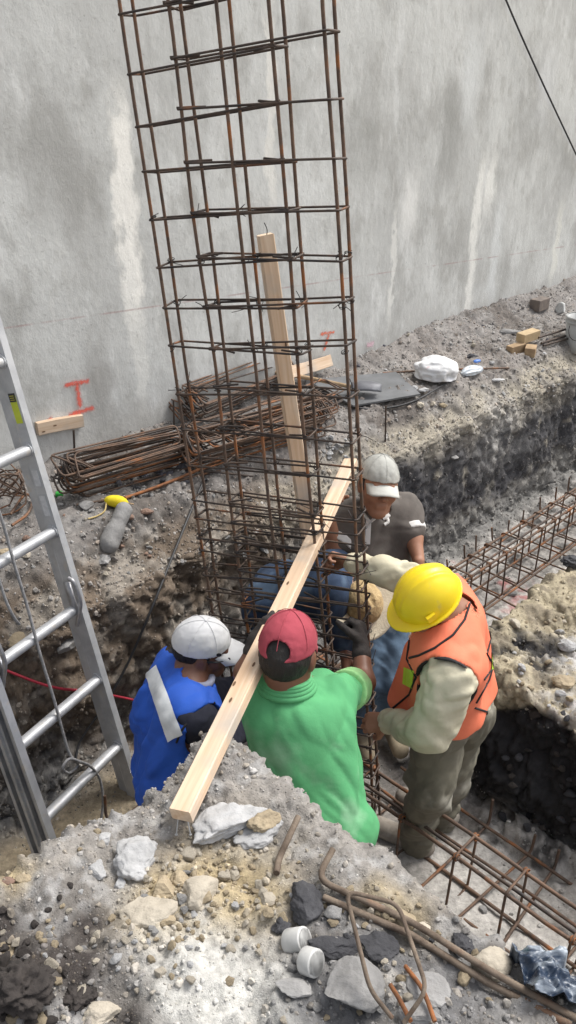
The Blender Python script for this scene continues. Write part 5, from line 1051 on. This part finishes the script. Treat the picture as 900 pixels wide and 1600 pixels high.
M_bl = cloth('royal_blue', (.022, .115, .58), (.015, .085, .46), scale=4, rough=.75)
axR = nrm(J['shR'] - J['shL'])
vC = sdf('vest', torso_ops(J, .032, .06, 1.0) + [(rc(J['hipR'] + A(0, 0, -.05), J['hipL'] + A(0, 0, -.05), .118), .07), (el((J['shL'] + J['hipL']) / 2 + A(0, -.05, .02), (.125, .125, .2)), .08), (el(J['shR'] + axR * .060 + A(.055, 0, -.045), (.095, .10, .12)), 'cut'), (el(J['shL'] - axR * .06 + A(.05, 0, 0), (.09, .09, .11)), 'cut'), (rc(J['neck'] + A(.03, 0, .01), hC + A(.06, 0, 0), .066, .066), 'cut'), (half((0, 0, J['hipR'][2] - .13), (0, 0, -1)), 'keep'), (folds(.022, 9, (.3, 0, 1), 91, .2), 'add'), (folds(.010, 17, (1, .2, .4), 92, .2), 'add')], .006, M_bl, rC, 3)
sv = Surf(vC); M_rf = mat('reflective_white', (.80, .82, .83), (.66, .69, .71), rough=.4, scale=30, bump=.4, bscale=40, bdist=.003)
sv.patch('reflective_stripe', [(229, 1054), (264, 1158), (286, 1146), (246, 1040)], M_rf, 22, 7, .008); sv.trim('armhole_binding', [(336, 1098), (318, 1106), (296, 1124), (282, 1144), (276, 1160)], .0042, M_bk2)
sdf('trousers', leg_ops(J, 'L', .026) + leg_ops(J, 'R', .026) + [(rc(J['hipL'], J['hipR'], .095), .06), (crease(.006, 8, 5), 'add')], .009, cloth('navy_trousers', (.035, .045, .10), (.02, .025, .06)), rC)
for s in 'LR': boot(rC, A(*J['an' + s][:2], .06), A(J['an' + s][0] + .17, J['an' + s][1] + .03, .06), M_bt)
hair_(rC, hC, MC_, -.075); M_wc = cloth('white_cap_cloth', (.76, .76, .77), (.66, .66, .67), scale=9, bump=.25, bscale=50, bdist=.003)
cp = cap_(rC, hC + MC_[2] * .012, MC_, M_wc, 'cap', (.072, .082))
L = lambda *p: hC + np.array(p) @ MC_; q = MB(); q.add(ICO[2][0] * A(.010, .009, .003) @ np.stack([MC_[1], MC_[2], MC_[0]]) + L(.078, .05, .052), np.hstack([ICO[2][1], ICO[2][1][:, 2:]])); q.build('emblem', M_bk2, cp)
q = MB(); q.tube([L(.080, -.01, .012), L(.078, .045, .012), L(.058, .088, .008)], .0035, 6); q.tube([L(.058, .092, .012), L(.02, .104, .010)], [.008, .007], 8); q.build('glasses', M_black, rC)

# ---- worker in the grey cap
rD = thing('person', 'worker in grey cap and dark polo shirt facing the camera behind the plank', 'person', A(.44, 3.2, 0))
J = dict(neck=U(590, 792, 3.27), shR=U(549, 808, 3.25), shL=U(630, 797, 3.31), hipR=U(572, 925, 3.18), hipL=U(612, 922, 3.22), elR=U(522, 856, 3.15), wrR=U(512, 802, 3.14), elL=U(646, 840, 3.20), wrL=U(654, 876, 3.10), knR=A(.36, 3.02, .44), anR=A(.36, 3.06, .1), knL=A(.48, 3.04, .44), anL=A(.515, 3.10, .1))
hD = U(591, 760, 3.20); MD_ = frame((.16, -.96, .10), (.16, .05, .98))
sdf('body', head_ops(hD, MD_) + [(rc(hD - MD_[1] * .03 - MD_[2] * .055, J['neck'], .052, .058), .03)] + torso_ops(J, 0) + arm_ops(J, 'L', 0, 2) + arm_ops(J, 'R', 0, 2) + hand_ops(J['wrL'], (.05, -.35, -.75), (-.6, .3, 0), (.3, .4, .3), 1) + hand_ops(J['wrR'], (.05, -.10, .85), (.75, -.45, .1), (.8, .9, .6), 1), .005, M_skin, rD)
M_ch = cloth('faded_charcoal', (.14, .122, .108), (.085, .075, .068), scale=6, spots=((.22, .20, .18), 9, .62))
sD = sdf('polo_shirt', torso_ops(J, .022) + arm_ops(J, 'L', .026, .72, .05) + arm_ops(J, 'R', .026, .72, .05) + [(rc(J['hipR'], J['hipL'], .115), .06), (rc(J['neck'] + A(0, -.03, 0), hD, .052), 'cut'), (half((0, 0, J['hipR'][2] - .06), (0, 0, -1)), 'keep'), (folds(.016, 8, (.3, 0, 1), 101), 'add'), (folds(.007, 17, (1, .2, .3), 5), 'add')], .0065, M_ch, rD)
M_wt = cloth('white_trim', (.70, .69, .67), (.56, .55, .53))
ss_ = Surf(sD); q = MB(); ce = J['neck'] + A(0, -.015, .0); q.tube([ce + A(.070 * math.sin(t), -.066 * math.cos(t), .022 - .04 * math.cos(t)) for t in np.linspace(.2, 6.08, 20)], .012, 8); q.build('collar', M_wt, sD)
ss_.patch('placket', [(572, 812), (580, 812), (578, 850), (570, 850)], M_wt, 8, 3); ss_.trim('collar_flap', [(566, 800), (578, 816), (590, 806)], .007, M_wt); ss_.trim('collar_flap', [(604, 800), (606, 816), (600, 820)], .008, M_wt)
d_ = J['elL'] - J['shL']; sdf('sleeve_band', [(rc(J['shL'] + d_ * .55, J['shL'] + d_ * .86, .073, .071), 0), (half(J['shL'] + d_ * .62, -d_), 'keep'), (half(J['shL'] + d_ * .84, d_), 'keep')], .0055, M_wt, sD)
d_ = J['elR'] - J['shR']; sdf('sleeve_band', [(rc(J['shR'] + d_ * .55, J['shR'] + d_ * .86, .073, .071), 0), (half(J['shR'] + d_ * .62, -d_), 'keep'), (half(J['shR'] + d_ * .84, d_), 'keep')], .0055, M_wt, sD)
M_jn = cloth('blue_jeans', (.125, .19, .27), (.06, .10, .155), scale=6, spots=((.28, .33, .37), 7, .6))
sdf('jeans', leg_ops(J, 'L', .022) + leg_ops(J, 'R', .022) + [(rc(J['hipL'], J['hipR'], .105), .06), (folds(.018, 8, (.8, .3, .5), 15), 'add'), (folds(.008, 18, (.8, 0, -.4), 16), 'add')], .0075, M_jn, rD)
M_cb = mat('cream_boot', (.46, .38, .26), (.33, .27, .19), rough=.85, scale=18, bump=.4)
for s in 'LR': boot(rD, A(*J['an' + s][:2], .05), A(J['an' + s][0] + .03, J['an' + s][1] - .16, .05), M_cb)
hair_(rD, hD, MD_, -.05, mat('greying_hair', (.05, .047, .045), (.02, .018, .018), rough=.7, scale=90, bump=.5)); M_gc = cloth('grey_cap_cloth', (.44, .44, .41), (.32, .32, .30), scale=12, bump=.35, bscale=50, bdist=.004)
cap_(rD, hD + MD_[2] * .014, MD_, M_gc, 'cap', (.073, .064), visor_m=cloth('pale_cap_cloth', (.56, .56, .52), (.44, .44, .41), scale=12))
L = lambda *p: hD + np.array(p) @ MD_
for s in (-1, 1):
    q = MB(); q.add(ICO[2][0] * A(.0095, .006, .0048) @ MD_ + L(s * .031, .0905, .010), np.hstack([ICO[2][1], ICO[2][1][:, 2:]])); q.build('eye', mat('eye_dark', (.03, .022, .02), rough=.3, bump=0), rD)

# ---- stooping worker in the straw hat
rE = thing('person', 'stooping worker in straw hat and denim behind the rebar column', 'person', A(.02, 3.0, 0))
J = dict(neck=U(538, 925, 2.90), shR=U(514, 925, 2.82), shL=U(524, 890, 3.02), hipR=U(424, 948, 2.90), hipL=U(436, 922, 3.06), elR=U(530, 985, 2.80), wrR=U(540, 1022, 2.74), elL=U(546, 985, 2.98), wrL=U(556, 1020, 2.86), knR=A(.02, 2.92, .46), anR=A(-.06, 2.98, .1), knL=A(.02, 3.14, .46), anL=A(-.06, 3.14, .1))
hE = U(560, 944, 2.86); ME_ = frame((.50, -.45, -.72), (.42, -.2, .9))
sdf('body', head_ops(hE, ME_) + [(rc(hE - ME_[1] * .03 - ME_[2] * .05, J['neck'], .052, .056), .03)] + torso_ops(J, 0) + arm_ops(J, 'L', 0, 2) + arm_ops(J, 'R', 0, 2) + hand_ops(J['wrL'], (.1, -.4, -.8), (-.7, -.2, 0), (.5, .6, .4), 1) + hand_ops(J['wrR'], (.0, -.4, -.8), (.7, -.2, 0), (.5, .6, .4), -1), .0055, M_skd, rE)
M_dn = cloth('denim', (.03, .058, .115), (.014, .028, .06), scale=9, spots=((.07, .11, .17), 9, .54))
sdf('denim_jacket', torso_ops(J, .02) + arm_ops(J, 'L', .022, 1.5, .05) + arm_ops(J, 'R', .022, 1.5, .05) + [(rc(J['hipR'], J['hipL'], .115), .06), (folds(.018, 8, (.3, .2, 1), 7), 'add'), (folds(.008, 18, (1, 0, .4), 8), 'add')], .0075, M_dn, rE)
sdf('trousers', leg_ops(J, 'L', .022) + leg_ops(J, 'R', .022) + [(rc(J['hipL'], J['hipR'], .105), .06), (crease(.009, 8, 19), 'add')], .009, cloth('navy_work_trousers', (.035, .05, .085), (.02, .028, .05)), rE)
for s in 'LR': boot(rE, A(*J['an' + s][:2], .05), A(J['an' + s][0] + .16, J['an' + s][1] - .03, .05), M_bt)
hair_(rE, hE, ME_)
M_sw = mat('straw', (.52, .39, .21), (.36, .25, .12), rough=.85, scale=30, bump=1., bscale=85, bdist=.006); M_sr = mat('pale_straw', (.66, .60, .46), (.54, .48, .36), rough=.85, scale=30, bump=.8, bscale=110, bdist=.004)
U_ = frame((.3, -.5, -.6), (.22, -.55, .8)); L = lambda *p: hE + np.array(p) @ U_
hat = sdf('straw_hat', [(el(L(0, -.0, .04), (.086, .100, .105), U_), 0), (half(L(0, 0, .03), -U_[2]), 'keep'), (el(L(0, .03, .17), (.02, .09, .035), U_), 'cut'), (crease(.003, 30, 7), 'add')], .0042, M_sw, rE)
gx = np.linspace(.075, .15, 8); V = []; th = np.linspace(0, 2 * math.pi, 49)[:-1]
for r in gx:
    for t in th: V.append(L(r * math.cos(t), r * 1.08 * math.sin(t), .032 + (.4 * (r - .075) * math.cos(t) ** 2 - .2 * (r - .075) * math.sin(t) ** 2) + .004 * math.sin(3 * t)))
q = MB(); q.add(V, [(i * 48 + j, i * 48 + (j + 1) % 48, (i + 1) * 48 + (j + 1) % 48, (i + 1) * 48 + j) for i in range(7) for j in range(48)]); b_ = q.build('brim', M_sr, hat); sm = b_.modifiers.new('thick', 'SOLIDIFY'); sm.thickness = .005
